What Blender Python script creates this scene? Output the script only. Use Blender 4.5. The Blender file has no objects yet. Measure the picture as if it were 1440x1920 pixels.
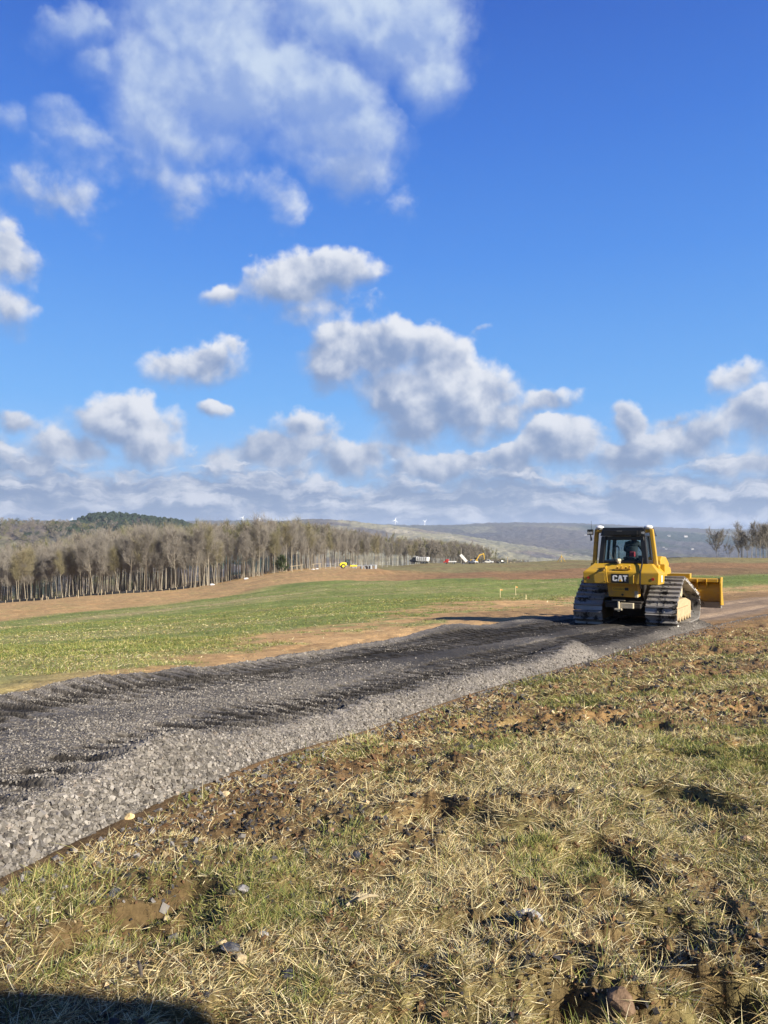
import bpy, bmesh, math, random
import numpy as np
from mathutils import Vector, Matrix

sc = bpy.context.scene
COL = sc.collection
R = math.radians
rng = np.random.default_rng(7)
random.seed(7)

# ------------------------------------------------------------------ camera
F = 1443.0            # focal length in photo pixels (photo 1440 x 1920)
HOR = 1012.0          # photo row of the eye level
EYE = 1.62
PITCH = math.atan((HOR - 960) / F)
cam_d = bpy.data.cameras.new('camera')
cam = bpy.data.objects.new('camera', cam_d)
COL.objects.link(cam)
cam.location = (0, 0, EYE)
cam.rotation_euler = (math.pi / 2 + PITCH, 0, 0)
cam_d.sensor_fit = 'VERTICAL'
cam_d.sensor_height = 36.0
cam_d.sensor_width = 27.0
cam_d.lens = 36.0 * F / 1920.0
cam_d.clip_start = 0.05
cam_d.clip_end = 60000
sc.camera = cam

# ------------------------------------------------------------------ render settings
sc.render.engine = 'CYCLES'
sc.view_settings.view_transform = 'Standard'
sc.view_settings.look = 'None'
sc.view_settings.exposure = 1.06
sc.view_settings.gamma = 1.0
sc.cycles.use_denoising = True
sc.cycles.max_bounces = 6
sc.cycles.transparent_max_bounces = 12
sc.cycles.volume_bounces = 1
sc.cycles.caustics_reflective = False
sc.cycles.caustics_refractive = False

# ------------------------------------------------------------------ sun and sky
SUN_A, SUN_E = R(39), R(26)         # azimuth behind the right-hand side, elevation
SUN_DIR = Vector((math.cos(SUN_A) * math.cos(SUN_E), -math.sin(SUN_A) * math.cos(SUN_E), math.sin(SUN_E)))
sd = bpy.data.lights.new('sun', 'SUN')
sd.energy = 5.0
sd.angle = R(0.53)
sd.color = (1.0, 0.92, 0.77)
sun = bpy.data.objects.new('sun', sd)
COL.objects.link(sun)
sun.rotation_euler = SUN_DIR.to_track_quat('Z', 'Y').to_euler()
sun.location = (0, 0, 60)

def ray(px, py):
    a = (px - 720) / F
    b = (960 - py) / F
    return np.array([a, math.cos(PITCH) - b * math.sin(PITCH), math.sin(PITCH) + b * math.cos(PITCH)])

def at(px, py, d):
    r = ray(px, py)
    return np.array([0, 0, EYE]) + r * (d / r[1])

def azel(px, py):
    r = ray(px, py)
    return math.atan2(r[0], r[1]), math.atan2(r[2], math.hypot(r[0], r[1]))

class Nodes:
    def __init__(s, nt):
        s.nt = nt
        nt.nodes.clear()
    def new(s, t, **kw):
        n = s.nt.nodes.new(t)
        for k, v in kw.items():
            setattr(n, k, v)
        return n
    def put(s, sock, v):
        if v is None:
            return
        if hasattr(v, 'is_linked') or hasattr(v, 'links'):
            s.nt.links.new(v, sock)
        else:
            sock.default_value = v
    def m(s, op, a, b=None, c=None, clamp=False):
        n = s.new('ShaderNodeMath', operation=op, use_clamp=clamp)
        for i, v in enumerate((a, b, c)):
            s.put(n.inputs[i], v)
        return n.outputs[0]
    def mr(s, v, a, b, c=0.0, d=1.0, kind='SMOOTHSTEP'):
        n = s.new('ShaderNodeMapRange', interpolation_type=kind)
        for i, x in enumerate((v, a, b, c, d)):
            s.put(n.inputs[i], x)
        return n.outputs[0]
    def vm(s, op, a, b=None, out=0):
        n = s.new('ShaderNodeVectorMath', operation=op)
        s.put(n.inputs[0], a)
        if b is not None:
            s.put(n.inputs[3] if op == 'SCALE' else n.inputs[1], b)
        return n.outputs[out]
    def mapping(s, v, loc=(0, 0, 0), rot=0.0, scale=(1, 1, 1), kind='POINT'):
        n = s.new('ShaderNodeMapping', vector_type=kind)
        s.put(n.inputs[0], v)
        n.inputs[1].default_value = loc
        n.inputs[2].default_value = (0, 0, rot)
        n.inputs[3].default_value = scale
        return n.outputs[0]
    def noise(s, v, scale, detail=4, rough=0.55, dist=0.0, color=False):
        n = s.new('ShaderNodeTexNoise')
        s.put(n.inputs['Vector'], v)
        n.inputs['Scale'].default_value = scale
        n.inputs['Detail'].default_value = detail
        n.inputs['Roughness'].default_value = rough
        n.inputs['Distortion'].default_value = dist
        return n.outputs['Color' if color else 'Fac']
    def mix(s, f, a, b, blend='MIX'):
        n = s.new('ShaderNodeMix', data_type='RGBA', blend_type=blend)
        s.put(n.inputs[0], f)
        s.put(n.inputs[6], a if not isinstance(a, tuple) else tuple(a) + (1,) * (4 - len(a)))
        s.put(n.inputs[7], b if not isinstance(b, tuple) else tuple(b) + (1,) * (4 - len(b)))
        return n.outputs[2]
    def xyz(s, x, y, z):
        n = s.new('ShaderNodeCombineXYZ')
        for i, v in enumerate((x, y, z)):
            s.put(n.inputs[i], v)
        return n.outputs[0]
    def link(s, a, b):
        s.nt.links.new(a, b)

CLOUDS = [  # photo column, row, half width, half height, tilt deg, weight
    (350, 30, 130, 110, 0, 1.2), (300, 180, 90, 150, 0, 1.2), (420, 150, 140, 140, 0, 1.25), (560, 170, 160, 120, 0, 1.15),
    (640, 30, 150, 75, 0, 1.0), (755, 60, 110, 95, 0, 1.05), (800, 140, 60, 70, 0, .9), (620, 260, 140, 75, 0, 1.0),
    (655, 320, 85, 55, 0, .9), (340, 265, 120, 55, 0, .8), (470, 30, 80, 80, 0, .7),
    (145, 70, 75, 40, 20, .50), (180, 135, 38, 45, 0, .48), (145, 255, 78, 36, -20, .60), (15, 225, 50, 40, 0, .42),
    (120, 375, 180, 60, 0, .55), (300, 330, 250, 70, 0, .47), (15, 480, 80, 62, 0, 1.0), (10, 560, 80, 60, 0, .62), (10, 420, 60, 40, 0, .5),
    (520, 380, 60, 50, -40, .36), (770, 390, 30, 40, 0, .3),
    (610, 508, 95, 48, 12, 1.05), (540, 548, 110, 52, 10, 1.0), (645, 492, 48, 36, 0, .9), (425, 566, 62, 24, 10, .75), (560, 590, 130, 52, 8, .62),
    (695, 665, 120, 68, 5, 1.1), (630, 690, 80, 64, 0, 1.05), (805, 672, 85, 66, -20, 1.05), (750, 735, 130, 66, -15, 1.0),
    (865, 765, 120, 72, 8, 1.0), (800, 800, 110, 42, 10, .85), (930, 790, 80, 36, 8, .85), (1010, 768, 75, 22, 10, .66),
    (385, 684, 95, 42, 12, .82), (310, 697, 55, 34, 0, .74), (440, 652, 38, 28, 0, .6), (412, 765, 34, 21, 0, .85), (900, 633, 26, 12, 0, .5),
    (210, 790, 95, 52, 0, 1.1), (280, 825, 90, 52, -10, 1.0), (130, 838, 125, 46, 0, .9), (30, 788, 55, 28, 0, .8), (330, 800, 70, 40, 0, .55),
    (1395, 700, 70, 40, 20, .8), (1430, 790, 110, 78, 15, .95), (1310, 830, 120, 62, 10, .85), (1180, 800, 38, 44, 0, .95), (1055, 840, 90, 54, 0, 1.05),
    (960, 870, 100, 40, 0, .85), (1190, 862, 90, 44, 10, .95), (1270, 790, 55, 18, 20, .5),
    (510, 845, 125, 44, 8, 1.05), (560, 800, 56, 32, 0, .9), (655, 862, 105, 44, 5, 1.0), (830, 872, 120, 36, 0, 1.0), (440, 868, 90, 30, 0, .9),
    (740, 840, 60, 30, 0, .8), (60, 870, 120, 36, 0, .9), (1400, 880, 120, 40, 0, .9),
]

def build_world():
    w = bpy.data.worlds.new('World')
    sc.world = w
    w.use_nodes = True
    N = Nodes(w.node_tree)
    tc = N.new('ShaderNodeTexCoord').outputs['Generated']
    sky = N.new('ShaderNodeTexSky', sky_type='NISHITA', sun_disc=False, sun_elevation=SUN_E, sun_rotation=math.pi / 2 + SUN_A,
                altitude=400, air_density=1.0, dust_density=0.6, ozone_density=2.5)
    sep = N.new('ShaderNodeSeparateXYZ')
    N.link(tc, sep.inputs[0])
    x, y, z = sep.outputs
    az = N.m('ARCTAN2', x, y)
    el = N.m('ARCSINE', z)
    # the blue deepens upwards more than the clear-sky model says
    ramp = N.new('ShaderNodeValToRGB')
    N.put(ramp.inputs[0], N.m('DIVIDE', el, 1.0, None, True))
    cr = ramp.color_ramp
    K = 1 / 2.08       # display brightness to scene brightness
    cols_ = [(0.0, (.34, .50, .75)), (.06, (.26, .49, .83)), (.12, (.20, .47, .90)), (.175, (.14, .42, .90)), (.35, (.068, .275, .82)), (.49, (.040, .188, .71)), (.63, (.024, .120, .57)), (1.0, (.016, .09, .45))]
    while len(cr.elements) < len(cols_): cr.elements.new(.5)
    for e_, (ps_, c_) in zip(cr.elements, cols_): e_.position = ps_; e_.color = tuple(q_ * K for q_ in c_) + (1,)
    air = N.mix(1.0, sky.outputs[0], (.11, .11, .11), 'MULTIPLY')
    blue = N.mix(.93, air, ramp.outputs[0])
    blue = N.mix(N.mr(y, -.35, .25), N.mix(1.0, blue, (.5, .5, .5), 'MULTIPLY'), blue)      # sky behind the camera dimmed to weaken the fill light
    p0 = N.xyz(az, el, 0.0)
    wn = N.noise(tc, 7.0, 5, 0.6, 0.0, True)
    warp = N.vm('SCALE', N.vm('SUBTRACT', wn, (0.5, 0.5, 0.5)), 0.075)
    wn2 = N.noise(tc, 26.0, 4, 0.6, 0.0, True)
    warp2 = N.vm('SCALE', N.vm('SUBTRACT', wn2, (0.5, 0.5, 0.5)), 0.022)
    p0 = N.vm('ADD', N.vm('ADD', p0, warp), warp2)
    def field(p):
        E = None; num = None; den = None
        for (cx, cy, rx, ry, tilt, wt) in CLOUDS:
            a, e = azel(cx, cy)
            a1, _ = azel(cx + rx, cy); a2, _ = azel(cx - rx, cy)
            _, e1 = azel(cx, cy - ry); _, e2 = azel(cx, cy + ry)
            q = N.mapping(p, (a, e, 0), R(tilt), ((a1 - a2) / 2 * 1.30, (e1 - e2) / 2 * 1.30, 1), 'TEXTURE')
            L = N.vm('LENGTH', q, None, 1)
            b = N.m('MULTIPLY_ADD', L, -wt, wt)
            E = b if E is None else N.m('SMOOTH_MAX', E, b, 0.14)
            k = N.m('MAXIMUM', b, 0.0)
            k = N.m('MULTIPLY', k, k)
            up = N.vm('DOT_PRODUCT', q, (.28, .96, 0), 1)
            num = N.m('MULTIPLY', k, up) if num is None else N.m('MULTIPLY_ADD', k, up, num)
            den = N.m('ADD', k, 1e-4) if den is None else N.m('ADD', den, k)
        side = N.m('DIVIDE', num, den)            # -1 underside .. +1 sunny top
        s2 = N.new('ShaderNodeSeparateXYZ'); N.link(p, s2.inputs[0])
        cover = N.mr(s2.outputs[1], 0.19, 0.05, 0.0, 1.0, 'LINEAR')
        def bank_at(pp):
            return N.noise(N.mapping(pp, (0, 0, 0), 0, (9.0, 36.0, 1.0)), 1.0, 5, 0.58)
        bank = bank_at(p)
        bgrad = N.m('SUBTRACT', bank, bank_at(N.vm('ADD', p, (.010, .012, 0))))
        bk = N.m('MULTIPLY_ADD', cover, 1.75, N.m('MULTIPLY_ADD', bank, 2.1, -1.80))
        isb = N.mr(N.m('SUBTRACT', bk, E), -.12, .12)
        return N.m('SMOOTH_MAX', E, bk, 0.15), side, bgrad, isb
    def puffs(v, scale):
        n = N.new('ShaderNodeTexVoronoi', feature='SMOOTH_F1')
        N.put(n.inputs['Vector'], v); n.inputs['Scale'].default_value = scale; n.inputs['Detail'].default_value = 2.0
        n.inputs['Roughness'].default_value = .55; n.inputs['Smoothness'].default_value = .6
        return n.outputs['Distance']
    SUNWARD = (0.010, 0.0, 0.016)
    tcw = N.vm('ADD', tc, N.vm('SCALE', warp2, 1.2))
    fine = N.noise(tc, 13.0, 9, 0.62, 0.25)
    fine2 = N.noise(tc, 42.0, 6, 0.62, 0.2)
    pf = puffs(tcw, 17.0)
    E0, side, bgrad, isb = field(p0)
    nz = N.m('ADD', N.m('MULTIPLY_ADD', fine, 1.0, -0.5), N.m('MULTIPLY_ADD', fine2, 0.36, -0.18))
    nz = N.m('ADD', nz, N.m('MULTIPLY_ADD', pf, -0.38, 0.205))
    nz = N.m('MULTIPLY', nz, N.mr(el, .36, .5, 1.0, .72))
    D0 = N.m('ADD', N.m('ADD', E0, nz), N.mr(el, .36, .5, .14, .27))
    soft = N.mr(side, -.4, .5, .66, .27)           # wispy undersides, firmer tops
    soft = N.m('ADD', soft, N.mr(el, .36, .5, 0.06, .34))
    alpha = N.mr(D0, 0.10, N.m('ADD', soft, 0.10))
    alpha = N.m('MULTIPLY', alpha, N.mr(el, -0.02, 0.0))
    fo = N.noise(N.vm('ADD', tc, SUNWARD), 13.0, 9, 0.62, 0.25)
    pfo = puffs(N.vm('ADD', tcw, SUNWARD), 17.0)
    gf = N.m('ADD', N.m('MULTIPLY', N.m('SUBTRACT', fine, fo), 1.5), N.m('MULTIPLY', N.m('SUBTRACT', pfo, pf), .8))
    big = N.m('MULTIPLY_ADD', N.noise(tc, 6.0, 4, .55), 0.7, -0.35)
    lit = N.m('ADD', N.m('MULTIPLY_ADD', side, 0.66, 0.42), N.m('ADD', gf, big))
    lit_b = N.m('ADD', N.m('MULTIPLY_ADD', bgrad, 3.2, 0.36), N.m('ADD', N.m('MULTIPLY', gf, .7), big))
    lit = N.m('ADD', N.m('MULTIPLY', lit, N.m('SUBTRACT', 1.0, isb)), N.m('MULTIPLY', lit_b, isb))
    # thin cloud is bright, deep cloud greyer
    lit = N.m('ADD', lit, N.mr(D0, .9, .25, -.10, .06))
    lit = N.mr(lit, -0.08, 1.08, 0, 1, 'SMOOTHSTEP')
    lowc = N.mr(el, 0.02, 0.22)
    def kc(*c): return tuple(q_ * K for q_ in c)
    shade_c = N.mix(lowc, kc(.215, .30, .47), kc(.235, .33, .54))
    lit_c = N.mix(lowc, kc(.70, .73, .81), kc(.85, .87, .92))
    hi = N.mr(el, 0.33, 0.5)
    shade_c = N.mix(hi, shade_c, kc(.27, .40, .74))
    lit_c = N.mix(hi, lit_c, kc(.60, .71, .88))
    cc = N.mix(lit, shade_c, lit_c)
    bg1 = N.new('ShaderNodeBackground'); N.link(blue, bg1.inputs[0]); bg1.inputs[1].default_value = 1.0
    bg2 = N.new('ShaderNodeBackground'); N.link(cc, bg2.inputs[0]); bg2.inputs[1].default_value = 1.0
    ms = N.new('ShaderNodeMixShader')
    N.link(N.m('MULTIPLY', alpha, 0.97), ms.inputs[0]); N.link(bg1.outputs[0], ms.inputs[1]); N.link(bg2.outputs[0], ms.inputs[2])
    out = N.new('ShaderNodeOutputWorld')
    N.link(ms.outputs[0], out.inputs[0])
    w.cycles.sampling_method = 'MANUAL'
    w.cycles.sample_map_resolution = 512
build_world()

# ------------------------------------------------------------------ helpers
def tag(o, label=None, cat=None, group=None, kind=None):
    if label: o['label'] = label
    if cat: o['category'] = cat
    if group: o['group'] = group
    if kind: o['kind'] = kind
    return o

def empty(name, loc=(0, 0, 0), rz=0.0):
    o = bpy.data.objects.new(name, None)
    o.empty_display_size = 0.2
    COL.objects.link(o)
    o.location = loc
    o.rotation_euler = (0, 0, rz)
    return o

def copy_tree(o, parent=None):
    c = o.copy()
    COL.objects.link(c)
    c.parent = parent
    for ch in list(o.children):
        copy_tree(ch, c)
    return c

def fast_mesh(name, V, F_, mat=None, col=None, smooth=False, parent=None, link=True):
    """numpy vertices (n,3), faces (m,k) of equal k -> object"""
    me = bpy.data.meshes.new(name)
    V = np.ascontiguousarray(V, np.float32); F_ = np.ascontiguousarray(F_, np.int32)
    n, m, k = len(V), len(F_), F_.shape[1]
    me.vertices.add(n); me.vertices.foreach_set('co', V.ravel())
    me.loops.add(m * k); me.loops.foreach_set('vertex_index', F_.ravel())
    me.polygons.add(m); me.polygons.foreach_set('loop_start', np.arange(0, m * k, k, dtype=np.int32))
    if smooth:
        me.polygons.foreach_set('use_smooth', np.ones(m, bool))
    else:
        me.polygons.foreach_set('use_smooth', np.zeros(m, bool))
    me.update(calc_edges=True)
    if col is not None:
        a = me.color_attributes.new('Col', 'FLOAT_COLOR', 'POINT')
        c4 = np.ones((n, 4), np.float32); c4[:, :3] = col
        a.data.foreach_set('color', c4.ravel())
    if mat: me.materials.append(mat)
    o = bpy.data.objects.new(name, me)
    if link: COL.objects.link(o)
    if parent: o.parent = parent
    return o

class MB:
    """collects simple solids; build() links them as one mesh object"""
    def __init__(s):
        s.v = []; s.f = []
    def add(s, vs, fs, M=None):
        o = len(s.v)
        for p in vs:
            p = Vector(p)
            s.v.append(tuple(M @ p) if M else tuple(p))
        for f in fs:
            s.f.append(tuple(i + o for i in f))
        return s
    def box(s, x0, x1, y0, y1, z0, z1, M=None):
        vs = [(x, y, z) for z in (z0, z1) for y in (y0, y1) for x in (x0, x1)]
        fs = [(0, 2, 3, 1), (4, 5, 7, 6), (0, 1, 5, 4), (2, 6, 7, 3), (0, 4, 6, 2), (1, 3, 7, 5)]
        return s.add(vs, fs, M)
    def hexa(s, b, t):
        """bottom quad b and top quad t, both counterclockwise from above"""
        vs = list(b) + list(t)
        return s.add(vs, [(3, 2, 1, 0), (4, 5, 6, 7), (0, 1, 5, 4), (1, 2, 6, 5), (2, 3, 7, 6), (3, 0, 4, 7)])
    def prism(s, prof, a, b, axis='x', M=None):
        """profile (two coordinates, counterclockwise seen from +axis) pushed from a to b along axis"""
        n = len(prof)
        def p(u, v, w):
            return {'x': (w, u, v), 'y': (u, w, v), 'z': (u, v, w)}[axis]
        vs = [p(u, v, a) for u, v in prof] + [p(u, v, b) for u, v in prof]
        fs = [tuple(range(n))[::-1], tuple(range(n, 2 * n))] + [(i, (i + 1) % n, n + (i + 1) % n, n + i) for i in range(n)]
        return s.add(vs, fs, M)
    def tube(s, p0, p1, r0, r1=None, n=8, caps=True):
        r1 = r0 if r1 is None else r1
        p0, p1 = Vector(p0), Vector(p1)
        d = (p1 - p0).normalized()
        a = d.orthogonal().normalized(); b = d.cross(a)
        vs = []
        for p, r in ((p0, r0), (p1, r1)):
            for k in range(n):
                t = 2 * math.pi * k / n
                vs.append(p + (a * math.cos(t) + b * math.sin(t)) * r)
        fs = [(k, (k + 1) % n, n + (k + 1) % n, n + k) for k in range(n)]
        if caps:
            fs += [tuple(range(n))[::-1], tuple(range(n, 2 * n))]
        return s.add(vs, fs)
    def path(s, pts, r, n=8):
        for i in range(len(pts) - 1):
            s.tube(pts[i], pts[i + 1], r, r, n)
        return s
    def dome(s, c, r, h, n=14, m=5):
        vs = []; fs = []
        for j in range(m):
            t = math.pi / 2 * j / m
            for k in range(n):
                a = 2 * math.pi * k / n
                vs.append((c[0] + r * math.cos(t) * math.cos(a), c[1] + r * math.cos(t) * math.sin(a), c[2] + h * math.sin(t)))
        vs.append((c[0], c[1], c[2] + h))
        for j in range(m - 1):
            for k in range(n):
                fs.append((j * n + k, j * n + (k + 1) % n, (j + 1) * n + (k + 1) % n, (j + 1) * n + k))
        for k in range(n):
            fs.append(((m - 1) * n + k, (m - 1) * n + (k + 1) % n, m * n))
        fs.append(tuple(range(n))[::-1])
        return s.add(vs, fs)
    def build(s, name, mat, parent=None, bevel=0.0, smooth=False, seg=2):
        me = bpy.data.meshes.new(name)
        me.from_pydata(s.v, [], s.f)
        me.update()
        bm = bmesh.new(); bm.from_mesh(me)
        bmesh.ops.recalc_face_normals(bm, faces=bm.faces)
        bm.to_mesh(me); bm.free()
        if smooth:
            me.polygons.foreach_set('use_smooth', np.ones(len(me.polygons), bool))
        me.materials.append(mat)
        o = bpy.data.objects.new(name, me)
        COL.objects.link(o)
        if parent: o.parent = parent
        if bevel:
            md = o.modifiers.new('edges', 'BEVEL')
            md.width = bevel; md.segments = seg; md.limit_method = 'ANGLE'; md.angle_limit = R(35)
        return o

def _h(ix, iy, seed):
    n = (ix.astype(np.int64) * 374761393 + iy.astype(np.int64) * 668265263 + seed * 982451653) & 0x7fffffff
    n = ((n ^ (n >> 13)) * 1274126177) & 0x7fffffff
    n = (n ^ (n >> 16)) & 0xffff
    return n / 65535.0

def vnoise(x, y, seed=0):
    x = np.asarray(x, float); y = np.asarray(y, float)
    ix = np.floor(x); iy = np.floor(y)
    fx = x - ix; fy = y - iy
    fx = fx * fx * fx * (fx * (fx * 6 - 15) + 10); fy = fy * fy * fy * (fy * (fy * 6 - 15) + 10)
    a = _h(ix, iy, seed); b = _h(ix + 1, iy, seed); c = _h(ix, iy + 1, seed); d = _h(ix + 1, iy + 1, seed)
    return (a + (b - a) * fx) * (1 - fy) + (c + (d - c) * fx) * fy

def fbm(x, y, seed=0, oct=4, gain=0.5):
    s = 0; a = 1; t = 0
    for k in range(oct):
        # rotate every octave so that the lattice does not show
        ca, sa = math.cos(0.7 + k * 1.1), math.sin(0.7 + k * 1.1)
        s = s + a * vnoise((x * ca - y * sa) * 2.03 ** k + 17.3 * k, (x * sa + y * ca) * 2.03 ** k - 9.1 * k, seed + k)
        t += a; a *= gain
    return s / t

def sstep(x, a, b):
    t = np.clip((np.asarray(x, float) - a) / (b - a), 0, 1)
    return t * t * (3 - 2 * t)

def lerp(a, b, t):
    return a + (b - a) * t

# ------------------------------------------------------------------ materials
def mat_new(name):
    m = bpy.data.materials.new(name)
    m.use_nodes = True
    return m, Nodes(m.node_tree)

def principled(N, base, rough=0.6, metal=0.0, bump=None, bump_s=0.3, bump_d=0.02, spec=0.5, **kw):
    b = N.new('ShaderNodeBsdfPrincipled')
    N.put(b.inputs['Base Color'], base if not isinstance(base, tuple) else tuple(base) + (1,) * (4 - len(base)))
    N.put(b.inputs['Roughness'], rough)
    N.put(b.inputs['Metallic'], metal)
    b.inputs['Specular IOR Level'].default_value = spec
    for k, v in kw.items():
        N.put(b.inputs[k.replace('_', ' ')], v)
    if bump is not None:
        bn = N.new('ShaderNodeBump')
        bn.inputs['Strength'].default_value = bump_s
        bn.inputs['Distance'].default_value = bump_d
        N.link(bump, bn.inputs['Height'])
        N.link(bn.outputs[0], b.inputs['Normal'])
    o = N.new('ShaderNodeOutputMaterial')
    N.link(b.outputs[0], o.inputs[0])
    return b

def paint(name, c, rough=0.4, dirt=(0.28, 0.2, 0.12), amount=0.3, scale=6.0, low=None, spec=0.5, metal=0.0, coat=0.0):
    """painted metal with dust; low = (z0, z1): more dirt below z1 of the object"""
    m, N = mat_new(name)
    tc = N.new('ShaderNodeTexCoord').outputs['Object']
    n1 = N.noise(tc, scale, 6, 0.65)
    n2 = N.noise(tc, scale * 7, 4, 0.6)
    f = N.m('ADD', N.m('MULTIPLY', n1, 0.7), N.m('MULTIPLY', n2, 0.3))
    f = N.mr(f, 0.62 - amount * 0.45, 0.82 - amount * 0.2, 0.0, 0.35 + amount * 0.6)
    if low:
        s = N.new('ShaderNodeSeparateXYZ'); N.link(tc, s.inputs[0])
        g = N.mr(s.outputs[2], low[1], low[0])
        f = N.m('MAXIMUM', f, N.m('MULTIPLY', g, N.mr(n1, 0.3, 0.6)))
    base = N.mix(f, c, dirt)
    v = N.mix(N.m('MULTIPLY', n2, 0.25), base, N.mix(1.0, base, (0.75, 0.72, 0.68), 'MULTIPLY'))
    principled(N, v, N.mr(f, 0, 1, rough, 0.9, 'LINEAR'), metal, n2, 0.06, 0.01, spec, Coat_Weight=coat)
    return m

def plain(name, c, rough=0.6, metal=0.0, spec=0.5, vary=0.15, scale=8.0):
    m, N = mat_new(name)
    tc = N.new('ShaderNodeTexCoord').outputs['Object']
    n = N.noise(tc, scale, 4, 0.6)
    k = tuple(x * (1 - vary) for x in c)
    k2 = tuple(min(1, x * (1 + vary)) for x in c)
    principled(N, N.mix(n, k, k2), rough, metal, n, 0.1, 0.01, spec)
    return m

def vcol(name, rough=0.9, n_scale=0.0, n_amt=0.3, bump_s=0.0, bump_scale=20.0, bump_d=0.02, transl=0.0, spec=0.2):
    """colour from the mesh, broken up by noise"""
    m, N = mat_new(name)
    a = N.new('ShaderNodeVertexColor', layer_name='Col').outputs[0]
    tc = N.new('ShaderNodeTexCoord').outputs['Object']
    c = a
    if n_scale:
        n = N.noise(tc, n_scale, 6, 0.65)
        f = N.mr(n, 0.25, 0.75, 1 - n_amt, 1 + n_amt, 'LINEAR')
        mm = N.new('ShaderNodeVectorMath', operation='SCALE'); N.link(a, mm.inputs[0]); N.link(f, mm.inputs[3])
        c = mm.outputs[0]
    bp = N.noise(tc, bump_scale, 5, 0.65) if bump_s else None
    b = principled(N, c, rough, 0.0, bp, bump_s, bump_d, spec)
    if transl:
        t = N.new('ShaderNodeBsdfTranslucent'); N.link(c, t.inputs[0])
        ms = N.new('ShaderNodeMixShader'); ms.inputs[0].default_value = transl
        N.link(b.outputs[0], ms.inputs[1]); N.link(t.outputs[0], ms.inputs[2])
        o = [n for n in N.nt.nodes if n.type == 'OUTPUT_MATERIAL'][0]
        N.link(ms.outputs[0], o.inputs[0])
    return m
# ------------------------------------------------------------------ terrain
CTRL = [  # photo column, row, distance forward
    (0, 1305, 8.9), (0, 1250, 15), (0, 1200, 31), (0, 1165, 78), (0, 1132, 290), (-300, 1200, 60), (-300, 1160, 280), (-300, 1340, 9.5),
    (350, 1252, 13.4), (350, 1165, 46), (350, 1130, 115), (350, 1105, 280), (180, 1190, 34), (180, 1117, 285),
    (700, 1203, 18.8), (700, 1163, 29), (700, 1120, 68), (700, 1086, 155), (700, 1066, 285), (560, 1072, 275), (560, 1087, 160),
    (653, 1067, 250), (785, 1059, 330), (842, 1057, 355), (880, 1057.5, 375), (940, 1056.5, 385),
    (1000, 1166, 25.5), (1000, 1120, 58), (1000, 1086, 125), (1000, 1064, 250), (1000, 1053, 380), (1060, 1050, 390),
    (1300, 1100, 85), (1300, 1084, 112), (1300, 1046, 240), (1150, 1090, 110), (1150, 1050, 300),
    (1440, 1120, 46), (1440, 1097, 90), (1440, 1084, 115), (1440, 1048, 240), (1700, 1110, 60), (1700, 1050, 230),
    (1440, 1200, 20), (1440, 1300, 9.6), (1440, 1500, 4.85), (1440, 1158, 29), (720, 1920, 2.56), (1080, 1600, 3.97), (900, 1400, 6.3),
    (390, 1492, 4.9), (0, 1672, 3.55), (1250, 1186, 22.3), (1073, 1179, 24.0), (1050, 1258, 14.0), (700, 1377, 7.35), (0, 1920, 2.57), (1440, 1920, 2.57),
]
CW = [(0, 0, 0), (-6, 0, -.05), (6, 0, .08), (0, -8, .3), (-15, -15, .2), (15, -12, .8), (0, -60, 2.5), (-60, -40, 0), (70, -40, 4), (60, 10, .5),
      (-60, 20, -4.5), (150, 80, -2), (250, 150, -4), (-220, 120, -20), (-350, 200, -36), (0, -300, 6), (300, -200, 6), (-300, -200, -12),
      (40, 450, -13.2), (-80, 500, -19), (-200, 420, -37), (60, 560, -18), (90, 700, -28), (200, 560, -22), (200, 700, -34), (330, 420, -10), (420, 600, -20),
      (-260, 560, -48), (-60, 760, -34), (-450, 700, -62), (0, 1000, -60), (300, 1000, -62), (-500, 1000, -72), (500, 950, -55), (700, 300, -10), (800, -200, 0), (-700, 0, -50), (0, -900, 10)]
cp = np.array([at(*c) for c in CTRL] + [tuple(map(float, c)) for c in CW])

def _q(x, y):
    r = np.hypot(x, y) + 1e-9
    k = np.log1p(r / 4.0) / r
    return np.stack([x * k, y * k], -1)

def _phi(d2):
    return np.where(d2 > 1e-12, 0.5 * d2 * np.log(np.maximum(d2, 1e-12)), 0.0)

_cq = _q(cp[:, 0], cp[:, 1])
_n = len(_cq)
_K = _phi(((_cq[:, None] - _cq[None]) ** 2).sum(-1)) + np.eye(_n) * 0.004
_P = np.concatenate([np.ones((_n, 1)), _cq], 1)
_A = np.zeros((_n + 3, _n + 3)); _A[:_n, :_n] = _K; _A[:_n, _n:] = _P; _A[_n:, :_n] = _P.T
# solve for slope-like value so that far and near points weigh alike
_den = np.hypot(cp[:, 0], cp[:, 1]) + 3.0
_w = np.linalg.solve(_A, np.concatenate([cp[:, 2] / _den, np.zeros(3)]))

def gbase(x, y):
    """smooth terrain height"""
    x = np.atleast_1d(np.asarray(x, float)).ravel(); y = np.atleast_1d(np.asarray(y, float)).ravel()
    out = np.empty(len(x))
    for i in range(0, len(x), 20000):
        q = _q(x[i:i + 20000], y[i:i + 20000])
        k = _phi(((q[:, None] - _cq[None]) ** 2).sum(-1))
        out[i:i + 20000] = (k @ _w[:_n] + _w[_n] + q @ _w[_n + 1:]) * (np.hypot(x[i:i + 20000], y[i:i + 20000]) + 3.0)
    return out

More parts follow.
